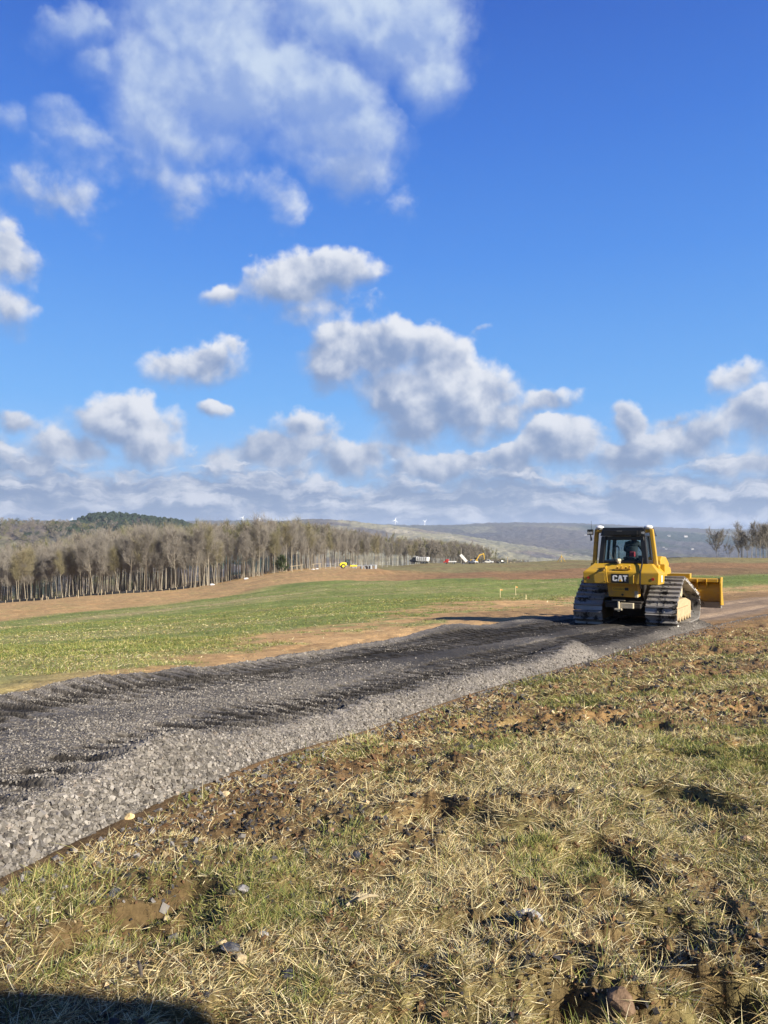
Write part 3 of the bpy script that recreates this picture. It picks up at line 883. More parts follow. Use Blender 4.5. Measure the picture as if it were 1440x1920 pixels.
def build_grass():
    g = np.random.default_rng(77)
    VV, FF, CC = [], [], []
    off = 0
    def put(x, y, zone):
        nonlocal off
        n = len(x)
        # two thirds of the blades grow in tufts that fan outwards
        m_ = n // 18; y_ = y.copy(); c_ = g.integers(0, m_, n); intuft = g.uniform(size=n) < .66
        rad = .045 * np.clip(np.hypot(x[c_], y[c_]) / 6, .8, 4) * g.exponential(.75, n); fan = g.uniform(0, 2 * np.pi, n)
        x = np.where(intuft, x[c_] + rad * np.cos(fan), x); y = np.where(intuft, y_[c_] + rad * np.sin(fan), y)
        tcol = g.uniform(size=m_)[c_]
        z, S, T, W = ground_z(x, y)
        r = np.hypot(x, y)
        dr = np.abs(T) - W
        right = T > 0
        Wt, bare = zones(x, y, S, T, W)
        tot = sum(Wt.values()) + 1e-6
        tot = np.where(right, tot - .40 * (1 - bare), tot); gr = (Wt['green'] + Wt['dk'] * 1.2) / tot
        st = (Wt['straw'] + .7 * Wt['olive']) / tot
        so = np.clip(1 - gr - st, 0, 1)
        # tussocks: greener clumps, straw mats and thin places
        tus = fbm(x * 1.7, y * 1.7, 81, 3); tus2 = fbm(x * 5.2, y * 5.2, 82, 2); swath = fbm(x * .9 + 4, y * .9, 83, 3)
        pr = np.where(right, 1.10 - 1.0 * bare + 1.3 * (tus2 - .5), np.clip(gr + st, 0, 1) * 1.05 - .05 + .5 * (tus2 - .5))
        pr = np.maximum(pr, right * (.10 + .25 * sstep(-dr, -.6, -.1)))
        pr = pr * (dr > -0.05 + .1 * g.uniform(size=n)) * np.where(S > S_DOZER - 1, sstep(dr, 0.0, 2.5), 1)
        ok = g.uniform(size=n) < pr
        x, y, z, r, right, tus, swath, gr, st, intuft, fan, tcol = [q[ok] for q in (x, y, z, r, right, tus, swath, gr, st, intuft, fan, tcol)]
        n = len(x)
        pg = np.where(right, sstep(tus, .48, .66) * .44 + .13 + .14 * sstep(x, .5, 2.0), np.clip(gr / (gr + st + .01), 0, 1) * .95)
        isg = np.where(intuft, .7 * tcol + .3 * g.uniform(size=n), g.uniform(size=n)) < pg
        isb = (~isg) & (g.uniform(size=n) < .27)
        pal = np.where(isg[:, None], PAL_GREEN[g.integers(0, 5, n)], PAL_STRAW[g.integers(0, 5, n)])
        pal = np.where(isb[:, None], PAL_BROWN[g.integers(0, 4, n)], pal)
        pal = pal * g.uniform(.7, 1.25, (n, 1))
        k = np.clip(r / 6.0, .60, 9)          # blades far off stand for small bunches
        L = np.where(isg, .043, .055) * np.exp(g.normal(0, .36, n)) * (1 + .45 * sstep(swath, .5, .65)) * np.where(right, 1, .8) * np.clip(k, .9, 2.2) ** .5
        w = np.where(isg, .0042, .0040) * g.uniform(.7, 1.4, n) * k ** .92
        # dead straw lies flat, combed one way; green blades stand
        comb = 2 * np.pi * fbm(x * .35, y * .35, 84, 2) * 1.6
        az = comb + g.normal(0, .95, n)
        az = np.where(intuft & (g.uniform(size=n) < .75), fan + g.normal(0, .5, n), az)
        az = np.where(g.uniform(size=n) < .15, g.uniform(0, 2 * np.pi, n), az)
        lean = np.where(isg, g.uniform(.25, 1.1, n), g.uniform(.95, 1.6, n))
        droop = np.where(isg, g.uniform(.05, .35, n), g.uniform(-.12, .22, n))
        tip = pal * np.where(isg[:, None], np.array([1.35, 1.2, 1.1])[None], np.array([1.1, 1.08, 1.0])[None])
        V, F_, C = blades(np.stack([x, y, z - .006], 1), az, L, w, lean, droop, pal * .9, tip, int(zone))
        VV.append(V); FF.append(F_ + off); CC.append(C); off += len(V)
    def sample(y0, y1, n, umax=.56, umin=-.56):
        # even over the ground of a wedge
        y = np.sqrt(g.uniform(y0 * y0, y1 * y1, n)); u = g.uniform(umin, umax, n)
        return u * y, y
    put(*sample(2.3, 4.2, 230000), 1)
    put(*sample(4.2, 7.0, 230000), 2)
    put(*sample(2.0, 7.0, 170000, 1.25, .56), 11)
    put(*sample(2.0, 7.0, 20000, -.56, -1.25), 12)
    put(*sample(7, 20, 70000, .95, .56), 13)
    put(*sample(7, 24, 60000, -.56, -.95), 14)
    put(*sample(7, 12, 150000, .56, -.3), 3)
    put(*sample(12, 24, 140000, .56, -.56), 4)
    put(*sample(24, 60, 120000), 5)
    put(*sample(60, 130, 90000), 6)
    o = fast_mesh('grass', np.concatenate(VV), np.concatenate(FF), vcol('grass_blade', .75, 0, transl=.15, spec=.25), np.concatenate(CC))
    tag(o, 'matted dry straw and short green grass over the rough field', 'grass', kind='stuff')
    print('grass', off // 7)
build_grass()

# ------------------------------------------------------------------ clods, chips and pebbles in the soil (one mass)
def build_clods():
    g = np.random.default_rng(5)
    n = 76000
    y = np.exp(g.uniform(math.log(2.4), math.log(24), n)); u = g.uniform(-.4, .8, n)
    x = u * y
    z, S, T, W = ground_z(x, y)
    Wt, bare = zones(x, y, S, T, W)
    patch = sstep(fbm(x * 1.1 + 8, y * 1.1, 91, 3), .5, .64)
    ok = (T > W - .02) & (g.uniform(size=n) < .16 + .55 * bare + .35 * patch + .5 * sstep(-(T - W), -.7, -.1))
    x, y, z, bare, patch = x[ok], y[ok], z[ok], bare[ok], patch[ok]
    n = len(x)
    size = .0062 * np.minimum(np.exp(g.normal(0, .55, n)), 3.2) * np.clip(y / 4.5, .8, 2.2)
    dark = np.array([.045, .042, .045]); brown = np.array([.14, .08, .042]); tan = np.array([.33, .25, .15])
    pick = g.uniform(size=n)
    c = np.where((pick < .30 + .35 * patch)[:, None], dark[None], np.where((pick < .92)[:, None], brown[None], tan[None])) * g.uniform(.6, 1.4, (n, 1))
    V, F_, C = stones(np.stack([x, y, z + size * .2], 1), size, c, 8, .55)
    o = fast_mesh('soil_clods', V, F_, vcol('clod', .95, 20, .3, .4, 60, .01), C)
    tag(o, 'small dark soil clods and stone chips strewn in the grass', 'soil clods', kind='stuff')
build_clods()

# ------------------------------------------------------------------ single rocks one can point at
def rock_mesh(name, seed, dims, col):
    bm = bmesh.new()
    bmesh.ops.create_icosphere(bm, subdivisions=3, radius=1)
    r_ = random.Random(seed)
    planes = [(Vector((r_.gauss(0, 1), r_.gauss(0, 1), r_.gauss(0, .8))).normalized(), r_.uniform(.55, .85)) for _ in range(11)]
    for v in bm.verts:
        for nrm, d in planes:          # cut flat faces: broken rock
            k = v.co.dot(nrm) - d
            if k > 0: v.co -= nrm * k * .92
        v.co += Vector((r_.uniform(-1, 1), r_.uniform(-1, 1), r_.uniform(-1, 1))) * .035
        v.co = Vector((v.co.x * dims[0], v.co.y * dims[1], v.co.z * dims[2]))
    me = bpy.data.meshes.new(name); bm.to_mesh(me); bm.free()
    m, N = mat_new('rock_surface')
    tc = N.new('ShaderNodeTexCoord').outputs['Object']
    n1 = N.noise(tc, 22, 7, .7); n2 = N.noise(tc, 90, 4, .6)
    c2 = tuple(min(1, q * 1.9 + .02) for q in col)
    principled(N, N.mix(N.mr(n1, .38, .68), tuple(col), c2), .85, 0, n2, .5, .008, .3)
    me.materials.append(m)
    return me

DARK, TAN, GREY, REDB = (.05, .05, .056), (.36, .28, .16), (.21, .20, .195), (.20, .12, .08)
ROCKS = [  # column, row, half size m, colour, label
    (990, 1755, .078, GREY, 'grey flat rock sunk in the long grass, largest stone of the right foreground'),
    (455, 1805, .036, TAN, 'pale tan chunk with a dark shadowed side in the grass above the shadow'),
    (415, 1774, .034, TAN, 'wedge-shaped pale tan stone lying on a dark slab'),
    (432, 1786, .055, DARK, 'dark slab under the wedge-shaped tan stone'),
    (572, 1597, .050, DARK, 'angular charcoal rock lying beside a dark soil patch halfway to the road'),
    (668, 1622, .052, DARK, 'split charcoal rock with a pale upper face in the mid foreground'),
    (455, 1668, .045, GREY, 'smooth grey flake lying flat on dry grass'),
    (314, 1690, .024, TAN, 'small creamy pebble among dark clods near the road edge'),
    (215, 1668, .048, DARK, 'jagged dark rock standing in the weedy verge by the pale gravel'),
    (622, 1545, .040, TAN, 'rounded tan stone on bare soil below the road edge'),
    (423, 1488, .040, TAN, 'tan stone touching the foot of the gravel heap'),
    (243, 1533, .046, (.45, .33, .16), 'orange-tan dry sod lump on the rim of the gravel'),
    (495, 1745, .028, GREY, 'small broken grey stone between green tufts'),
    (620, 1560, .034, REDB, 'reddish brown clod with a flat top on the soil patch'),
    (1165, 1885, .075, (.10, .062, .036), 'big brown overturned clod at the bottom edge'),
    (1385, 1870, .09, (.11, .065, .035), 'largest torn brown clod in the bottom right corner'),
    (1255, 1895, .05, (.10, .062, .035), 'crumbly brown clod between two dark holes at the bottom'),
    (1395, 1570, .055, (.30, .20, .12), 'pink-tan stone half buried in straw at the right edge'),
    (1320, 1350, .05, GREY, 'pale grey stone on the brown soil at the far right'),
    (30, 1692, .030, TAN, 'pale tan stone beside the white gravel at the left edge'),
    (540, 1827, .03, DARK, 'upright dark shard next to the long shadow'),
    (120, 1765, .04, DARK, 'dark rock in the straw near the left edge'),
    (1180, 1215, .06, GREY, 'pale stone on the soil rim right of the crawler'),
    (1290, 1180, .07, (.25, .21, .17), 'light stone on the brown bank ahead of the crawler'),
]

def ground_hit(px, py):
    """where the sight line of a photo pixel meets the ground"""
    r = ray(px, py)
    ds = np.exp(np.linspace(math.log(2), math.log(900), 700))
    P = np.array([0, 0, EYE])[None] + r[None] * (ds / r[1])[:, None]
    g_ = gbase(P[:, 0], P[:, 1])
    k = np.where(P[:, 2] < g_)[0]
    i = k[0] if len(k) else len(ds) - 1
    lo, hi = ds[max(i - 1, 0)], ds[i]
    for _ in range(30):
        mid = (lo + hi) / 2
        p = np.array([0, 0, EYE]) + r * (mid / r[1])
        if p[2] < gbase(p[0], p[1])[0]: hi = mid
        else: lo = mid
    p = np.array([0, 0, EYE]) + r * (hi / r[1])
    return p[0], p[1]

for i, (px, py, s, c, lab) in enumerate(ROCKS):
    x, y = ground_hit(px, py)
    r_ = random.Random(i + 3)
    me = rock_mesh('rock', 40 + i, (s * r_.uniform(.8, 1.0), s * r_.uniform(.6, .8), s * r_.uniform(.38, .52)), c)
    o = bpy.data.objects.new('rock' if c in (DARK, TAN, GREY, REDB) or 'stone' in lab else 'soil_clod', me)
    COL.objects.link(o)
    o.location = (x, y, gz(x, y) + s * .12)
    o.rotation_euler = (r_.uniform(-.3, .3), r_.uniform(-.3, .3), r_.uniform(0, 6.28))
    tag(o, lab, 'rock' if o.name.startswith('rock') else 'clod', 'single stones and clods in the grass')

# a few dead stalks lying about
for (px, py, L, a, lab) in ((668, 1712, .13, .9, 'pale dead stalk lying on the grass right of centre'), (262, 1822, .10, 2.0, 'dark rotten stick lying near the shadow'),
                            (690, 1722, .09, .4, 'short bleached twig beside the pale dead stalk')):
    x, y = ground_hit(px, py); z = gz(x, y) + .03
    m_ = MB(); dx, dy = math.cos(a) * L / 2, math.sin(a) * L / 2
    m_.tube((-dx, -dy, 0), (0, 0, .012), .006, .0075, 7); m_.tube((0, 0, .012), (dx, dy, .004), .0075, .004, 7)
    o = m_.build('stick', plain('dead_wood', (.33, .27, .17) if 'dark' not in lab else (.10, .08, .06), .9))
    o.location = (x, y, z); tag(o, lab, 'stick')
# ------------------------------------------------------------------ distant land
def land(name, x, y, z, c, nx, ny, mat):
    idx = np.arange(nx * ny).reshape(nx, ny)
    F_ = np.stack([idx[:-1, :-1].ravel(), idx[:-1, 1:].ravel(), idx[1:, 1:].ravel(), idx[1:, :-1].ravel()], 1)
    o = fast_mesh(name, np.stack([x, y, z], 1), F_, mat, c, True)
    me = o.data
    if me.polygons[len(me.polygons) // 2].normal.z < 0:
        me.flip_normals()
    return tag(o, kind='structure')

def wood_cover(name, scale, bump_d):
    m, N = mat_new(name)
    a = N.new('ShaderNodeVertexColor', layer_name='Col').outputs[0]
    tc = N.new('ShaderNodeTexCoord').outputs['Object']
    v = N.new('ShaderNodeTexVoronoi'); N.link(tc, v.inputs['Vector']); v.inputs['Scale'].default_value = scale
    n = N.noise(tc, scale * .35, 6, .7); n2 = N.noise(tc, scale * 3, 4, .7)
    f = N.m('MULTIPLY', N.mr(n, .3, .7, .82, 1.18, 'LINEAR'), N.mr(n2, .3, .7, .8, 1.2, 'LINEAR'))
    s = N.new('ShaderNodeVectorMath', operation='SCALE'); N.link(a, s.inputs[0]); N.link(f, s.inputs[3])
    h = N.m('ADD', N.m('MULTIPLY', v.outputs['Distance'], -1.0), N.m('MULTIPLY', n2, .6))
    principled(N, s.outputs[0], .95, 0, h, .4, bump_d, .1)
    return m

BARE = np.array([.115, .095, .08]); GREYWOOD = np.array([.10, .092, .09]); OLIVEWOOD = np.array([.115, .108, .07]); CONIFER_SHADE = np.array([.022, .032, .020]); PASTURE = np.array([.27, .25, .15]); PALE = np.array([.27, .24, .18]); SPOIL = np.array([.13, .13, .145])  # the darkest green also carries the cloud shadow on the left hill

def crest(prof, x):
    p = np.array(prof, float)
    # cubic-ish smoothing of the profile
    xs = np.asarray(x)
    k = np.zeros_like(xs, float)
    for o_ in (-14, -7, 0, 7, 14):
        k += np.interp(xs + o_, p[:, 0], p[:, 1])
    return k / 5

def ridge(name, prof, d, front, back, z0, cols, rows, tree, colour, mat, x0=-560, x1=2000, wob=.1):
    """a real range of hills: crest line at distance d, falling towards us over `front` and away over `back`"""
    px = np.linspace(x0, x1, cols)
    t = np.concatenate([np.linspace(-1, 0, int(rows * .72), endpoint=False), np.linspace(0, 1, rows - int(rows * .72))])
    PX, T = np.meshgrid(px, t, indexing='ij'); PX = PX.ravel(); T = T.ravel()
    u = (PX - 720) / F
    dd = d * (1 + wob * (fbm(PX / 260.0, PX * 0 + d * .01, 101, 2) - .5))
    dist = np.where(T < 0, dd + T * front, dd + T * back)
    zc = EYE + (HOR - crest(prof, PX)) / F * dd
    fall = np.where(T < 0, sstep(T, -1, 0.12) / sstep(0, -1, .12), 1 - sstep(T, 0, 1))
    x = u * dist; y = dist
    z = z0 + (zc - z0) * fall
    z = z + (fbm(x / (front * .22), y / (front * .22), 103, 4) - .5) * (zc - z0) * .35 * sstep(-T, 0.03, .3) * (T < 0)
    z = z + (fbm(x / tree, y / tree, 105, 2) - .5) * tree * .55
    c = colour(x, y, PX, T)
    return land(name, x, y, z, c, cols, rows, mat)

def pick(n, stops):
    """stops: [(level, colour)] blended by n"""
    out = np.zeros((len(n), 3)); lv = [s[0] for s in stops]
    for k in range(3):
        out[:, k] = np.interp(n, lv, [s[1][k] for s in stops])
    return out

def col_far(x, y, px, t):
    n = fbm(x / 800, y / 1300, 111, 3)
    c = pick(n, [(.34, CONIFER_SHADE * 1.7), (.42, GREYWOOD), (.58, BARE), (.66, OLIVEWOOD)])
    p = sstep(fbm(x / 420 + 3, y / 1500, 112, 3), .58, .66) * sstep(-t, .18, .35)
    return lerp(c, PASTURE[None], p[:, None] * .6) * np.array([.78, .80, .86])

def col_mid(x, y, px, t):
    n = fbm(x / 320, y / 700, 113, 3)
    c = pick(n, [(.36, GREYWOOD * .8), (.46, BARE), (.60, OLIVEWOOD * 1.15)])
    p = sstep(fbm(x / 330 + 5, y / 600, 114, 3), .44, .6)
    c = lerp(c, (PASTURE * .72)[None], p[:, None] * .75)
    q = sstep(fbm(x / 200, y / 420, 115, 2), .62, .70)
    return lerp(c, PALE[None] * .9, q[:, None] * .7) * 1.45

def col_shaded(x, y, px, t):  # cloud shadow over this hill is painted in as near-black green
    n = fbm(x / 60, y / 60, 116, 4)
    return pick(n, [(.3, CONIFER_SHADE * .8), (.6, CONIFER_SHADE * 1.5), (.72, BARE * .5)])

def col_left(x, y, px, t):
    n = fbm(x / 90, y / 160, 117, 4)
    c = pick(n, [(.36, CONIFER_SHADE * 1.3), (.45, GREYWOOD), (.56, BARE * 1.25), (.66, OLIVEWOOD * 1.3)])
    return c

def build_land():
    mf = wood_cover('far_woodland', .03, 22); mm = wood_cover('near_woodland', .08, 9)
    # valley floor, one sheet to the horizon
    rr = np.concatenate([np.linspace(850, 2000, 12), np.geomspace(2200, 12500, 20)]); az = np.radians(np.linspace(-180, 180, 181))
    A, Rr = np.meshgrid(az, rr, indexing='ij'); x = (np.sin(A) * Rr).ravel(); y = (np.cos(A) * Rr).ravel()
    z = -82 + (fbm(x / 700, y / 700, 120, 3) - .5) * 30 - 10 * sstep(np.hypot(x, y), 850, 1400)
    land('valley_floor', x, y, z, col_left(x, y, x, y), len(az), len(rr), mf)
    A_ = [(-700, 985), (-200, 978), (60, 976), (340, 977), (480, 976), (620, 980), (760, 985), (850, 985), (905, 981), (960, 980), (1060, 981), (1150, 984), (1240, 989), (1320, 992), (1440, 994), (1700, 990), (2100, 985)]
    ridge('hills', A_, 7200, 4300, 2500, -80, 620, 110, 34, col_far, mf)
    B_ = [(200, 1010), (330, 990), (430, 985), (500, 980), (560, 975), (600, 973), (650, 976), (760, 989), (860, 1003), (960, 1020), (1060, 1034), (1180, 1048), (1300, 1056)]
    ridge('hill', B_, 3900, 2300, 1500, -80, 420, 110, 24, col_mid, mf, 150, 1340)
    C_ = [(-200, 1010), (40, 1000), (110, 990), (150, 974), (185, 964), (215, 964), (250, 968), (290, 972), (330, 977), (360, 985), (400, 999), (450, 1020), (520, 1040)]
    ridge('dark_hill', C_, 1650, 620, 700, -75, 420, 100, 12, col_shaded, mm, -120, 560, .05)
    D_ = [(-560, 985), (-200, 982), (0, 983), (60, 984), (120, 986), (160, 990), (200, 1003), (260, 1020), (330, 1040), (420, 1060)]
    ridge('wooded_slope', D_, 1250, 720, 500, -78, 300, 110, 12, col_left, mm, -560, 470, .05)
    # far buildings
    wallm = plain('white_siding', (.48, .47, .46), .7); roofm = plain('grey_shingles', (.16, .15, .15), .8)
    spots = [(1098, 1004, 6000, 'small white farmhouse among grey woods left of the crawler cab', 1.0), (1254, 1005.5, 5600, 'white farmhouse on the pale field strip high on the far slope', 1.2), (1285, 1007, 5500, 'longer white barn beside the dark trees on the far slope', 1.5),
             (1249, 1030, 4300, 'larger white house low in the valley right of the cab', 1.0), (1298, 1030, 4300, 'lone white house low on the valley slope further right', 1.0),
             (1244, 1027, 4400, 'pale cottage directly above the larger white valley house', .8), (661, 995, 3000, 'pale barn on the mid hill above the wood', 1.2)]
    dg = bpy.context.evaluated_depsgraph_get(); dg.update()
    for (px, py, d, lab, k) in spots:
        r = ray(px, py)
        hit, loc, *_ = sc.ray_cast(dg, Vector((0, 0, EYE)) + Vector(r) * 1100, Vector(r), distance=20000)
        p = Vector(loc) if hit else Vector(at(px, py, d))
        if hit and (p.y > d * 1.6 or p.y < d * .4): print('house far from guess', px, p.y, d)
        s = p.y / F * 4.6 * k
        e = empty('house', p, random.uniform(-.4, .4)); tag(e, lab, 'house', 'white houses across the valley')
        m_ = MB().box(-s * .5, s * .5, -s * .35, s * .35, -s * .3, s * .32); m_.build('wall', wallm, e)
        rf = MB().prism([(-s * .42, s * .31), (s * .42, s * .31), (0, s * .55)], -s * .54, s * .54, 'x'); rf.build('roof', roofm, e)
    # wind turbines on the far ridge
    wt = plain('turbine_white', (.82, .83, .85), .4)
    for i, (px, base, hh, rot, lab) in enumerate([(741, 986, 15, .2, 'tallest white wind turbine on the skyline, nearer of the pair right of the wood'), (796, 986, 12, .9, 'white wind turbine right of the tallest one on the skyline'),
                                     (455, 979, 12, .5, 'white wind turbine above the wood, larger of two standing close together'), (487, 979, 9, 1.2, 'faint small wind turbine just right of another above the wood'), (135, 980, 10, .1, 'lone white wind turbine above the left slope')]):
        d = 7300; p = at(px, base, d); H = hh / F * d * .70
        e = empty('wind_turbine', p, .4); tag(e, lab, 'wind turbine', 'wind turbines on the skyline')
        MB().tube((0, 0, -30), (0, 0, H), 3.6, 2.4, 10).build('tower', wt, e)
        MB().box(-2.5, 2.5, -5, 6, H - 2, H + 3).build('nacelle', wt, e)
        for b in range(3):
            a = rot + b * 2 * math.pi / 3; L = H * .62
            o = MB().add([(-2.2, -5.4, 0), (2.6, -5.4, 0), (3.2, -5.6, L * .2), (.6, -6, L), (-.5, -6, L), (-2.2, -5.4, L * .2), (-2, -4.4, 0), (2.4, -4.4, 0), (2.8, -4.9, L * .2), (.5, -5.6, L), (-.4, -5.6, L), (-2, -4.9, L * .2)],
                         [(0, 1, 2, 3, 4, 5), (11, 10, 9, 8, 7, 6), (0, 6, 7, 1), (1, 7, 8, 2), (2, 8, 9, 3), (3, 9, 10, 4), (4, 10, 11, 5), (5, 11, 6, 0)]).build('blade', wt, e)
            o.location = (0, 0, H); o.rotation_euler = (0, a, 0)
build_land()

# ------------------------------------------------------------------ trees
def tube_np(p0, p1, r0, r1, n):
    d = p1 - p0; d = d / (np.linalg.norm(d) + 1e-9)
    a = np.cross(d, [0.31, .95, .1]); a /= np.linalg.norm(a) + 1e-9; b = np.cross(d, a)
    t = np.arange(n) * 2 * np.pi / n
    ring = np.cos(t)[:, None] * a + np.sin(t)[:, None] * b
    V = np.concatenate([p0 + ring * r0, p1 + ring * r1])
    k = np.arange(n)
    return V, np.stack([k, (k + 1) % n, n + (k + 1) % n, n + k], 1)

def slivers(A, B, w, g):
    """thin four-cornered twigs from A to B"""
    n = len(A)
    d = B - A
    s = np.cross(d, g.normal(size=(n, 3))); s /= np.linalg.norm(s, axis=1)[:, None] + 1e-9
    V = np.stack([A - s * w[:, None] * .5, A + s * w[:, None] * .5, B + s * w[:, None] * .18, B - s * w[:, None] * .18], 1).reshape(-1, 3)
    return V, np.arange(n * 4).reshape(n, 4)

def tree_arrays(seed, H, clear=.42, spread=.17, twigs=1300, limbs=11, up=.62, tw=.042, lean=0.0, multi=1):
    g = np.random.default_rng(seed)
    TV, TF = [], []; off = 0
    ends = []
    for s_ in range(multi):
        base = np.array([g.normal(0, .3) * (multi > 1), g.normal(0, .3) * (multi > 1), -.4])
        drift = np.array([g.normal(0, .02) + lean, g.normal(0, .02), 0]) + (np.array([g.normal(0, .16), g.normal(0, .16), 0]) if multi > 1 else 0)
        pts = [base]; rad = []
        r0 = H * .0066 * g.uniform(.8, 1.25) / (multi ** .4)
        nseg = 9
        for k in range(nseg):
            step = np.array([g.normal(0, .018), g.normal(0, .018), 0]) + drift
            pts.append(pts[-1] + np.array([step[0], step[1], 1]) * (H * .93) / nseg)
        for k in range(nseg + 1):
            rad.append(r0 * (1.25 if k == 0 else 1) * (1 - .88 * (k / nseg) ** 1.15))
        for k in range(nseg):
            V, F_ = tube_np(pts[k], pts[k + 1], rad[k], rad[k + 1], 7)
            TV.append(V); TF.append(F_ + off); off += len(V)
        for l in range(limbs // multi + 1):
            f = clear + (1 - clear) * (l + g.uniform(0, .8)) / (limbs // multi + 1)
            f = min(f, .97)
            q = f * nseg; k = int(q); p = pts[k] + (pts[min(k + 1, nseg)] - pts[k]) * (q - k)
            a = g.uniform(0, 2 * np.pi)
            L = H * spread * (1.55 - 1.0 * f) * g.uniform(.75, 1.3)
            d = np.array([np.cos(a), np.sin(a), up * g.uniform(.5, 1.7)]); d /= np.linalg.norm(d)
            r = rad[k] * .5
            pp = p
            for j in range(4):
                d2 = d + np.array([g.normal(0, .14), g.normal(0, .14), .22]); d = d2 / np.linalg.norm(d2)
                qn = pp + d * L / 3
                V, F_ = tube_np(pp, qn, r, r * .62, 4); TV.append(V); TF.append(F_ + off); off += len(V)
                if j > 0: ends.append((pp, qn, r * .62))
                r *= .6; pp = qn
                # fork
                d3 = d + g.normal(0, .5, 3) + np.array([0, 0, .2]); d3 /= np.linalg.norm(d3)
                q2 = pp + d3 * L / 3.2
                V, F_ = tube_np(pp, q2, r * .8, r * .35, 3); TV.append(V); TF.append(F_ + off); off += len(V)
                ends.append((pp, q2, r))
        ends.append((pts[-3], pts[-2], rad[-3])); ends.append((pts[-2], pts[-1], rad[-2]))
    # twigs: sprays off every branch end
    E0 = np.array([e[0] for e in ends]); E1 = np.array([e[1] for e in ends])
    i = g.integers(0, len(ends), twigs)
    f = g.uniform(.15, 1.05, twigs)[:, None]
    A = E0[i] + (E1[i] - E0[i]) * f
    ax = (E1[i] - E0[i]); ax /= np.linalg.norm(ax, axis=1)[:, None] + 1e-9
    d = ax * .8 + g.normal(0, .62, (twigs, 3)) + np.array([0, 0, .35]); d /= np.linalg.norm(d, axis=1)[:, None]
    Lt = H * .07 * np.exp(g.normal(0, .4, twigs))
    B = A + d * Lt[:, None]
    h = twigs // 2
    # second order from the middle of first twigs
    A2 = A[:h] + (B[:h] - A[:h]) * g.uniform(.3, 1, h)[:, None]
    d2 = d[:h] + g.normal(0, .6, (h, 3)); d2 /= np.linalg.norm(d2, axis=1)[:, None]
    B2 = A2 + d2 * (Lt[:h] * .8)[:, None]
    V, F_ = slivers(np.concatenate([A, A2]), np.concatenate([B, B2]), np.concatenate([np.full(twigs, tw), np.full(h, tw * .7)]) * g.uniform(.7, 1.3, twigs + h), g)
    return np.concatenate(TV), np.concatenate(TF), V, F_

M_BARK = []
for nm, c in (('pale_bark', (.34, .30, .235)), ('grey_bark', (.225, .195, .155)), ('dark_bark', (.13, .105, .08))):
    m, N = mat_new(nm)
    tc = N.new('ShaderNodeTexCoord').outputs['Object']
    n = N.noise(N.mapping(tc, (0, 0, 0), 0, (4, 4, .8)), 3, 5, .65)
    oi = N.new('ShaderNodeObjectInfo').outputs['Random']
    b = N.mix(N.mr(n, .35, .7), tuple(x * .6 for x in c), tuple(x * 1.2 for x in c))
    principled(N, b, .9, 0, n, .4, .03, .2)
    M_BARK.append(m)
def twig_mat(nm, a, b):
    m, N = mat_new(nm)
    oi = N.new('ShaderNodeObjectInfo').outputs['Random']
    tc = N.new('ShaderNodeTexCoord').outputs['Object']
    n = N.noise(tc, .8, 3, .6)
    c = N.mix(N.m('ADD', N.m('MULTIPLY', oi, .6), N.m('MULTIPLY', n, .4)), a, b)
    principled(N, c, .9, 0, None, spec=.15)
    return m
M_TWIG = twig_mat('bare_twigs', (.19, .172, .15), (.275, .25, .215))
M_TWIG_B = twig_mat('budding_twigs', (.19, .175, .10), (.23, .195, .12))
M_LEAF = twig_mat('evergreen_sprays', (.045, .065, .022), (.08, .095, .035))

def make_tree(name, seed, H, bark, twig, **kw):
    TV, TF, CV, CF = tree_arrays(seed, H, **kw)
    t = fast_mesh(name, TV, TF, bark, None, True)        # trunk with its limbs
    root = empty(name)
    t.name = 'trunk'; t.data.name = 'trunk'; t.parent = root
    c = fast_mesh('crown', CV, CF, twig, None, False, root)
    root.name = name
    return root

BASE_LINE = [(-70, 1140), (0, 1131), (100, 1121), (180, 1116), (300, 1109), (350, 1105), (420, 1097), (480, 1089), (545, 1080), (600, 1068), (650, 1063), (720, 1060), (800, 1057), (880, 1055), (960, 1052)]
TOP_LINE = [(-70, 1040), (0, 1033), (60, 1024), (120, 1012), (160, 1003), (200, 997), (260, 990), (300, 990), (350, 987), (420, 984), (480, 982), (560, 982), (620, 987), (680, 998), (740, 1008), (800, 1015), (880, 1020), (960, 1033), (1000, 1041), (1100, 1048), (1160, 1050)]
DIST_LINE = [(-70, 290), (0, 290), (180, 285), (350, 282), (480, 300), (560, 330), (600, 360), (650, 395), (720, 430), (800, 480), (880, 540), (960, 620), (1100, 720)]

def wood_place(px, depth):
    d = np.interp(px, *zip(*DIST_LINE)) + depth
    x = (px - 720) / F * d
    return x, d

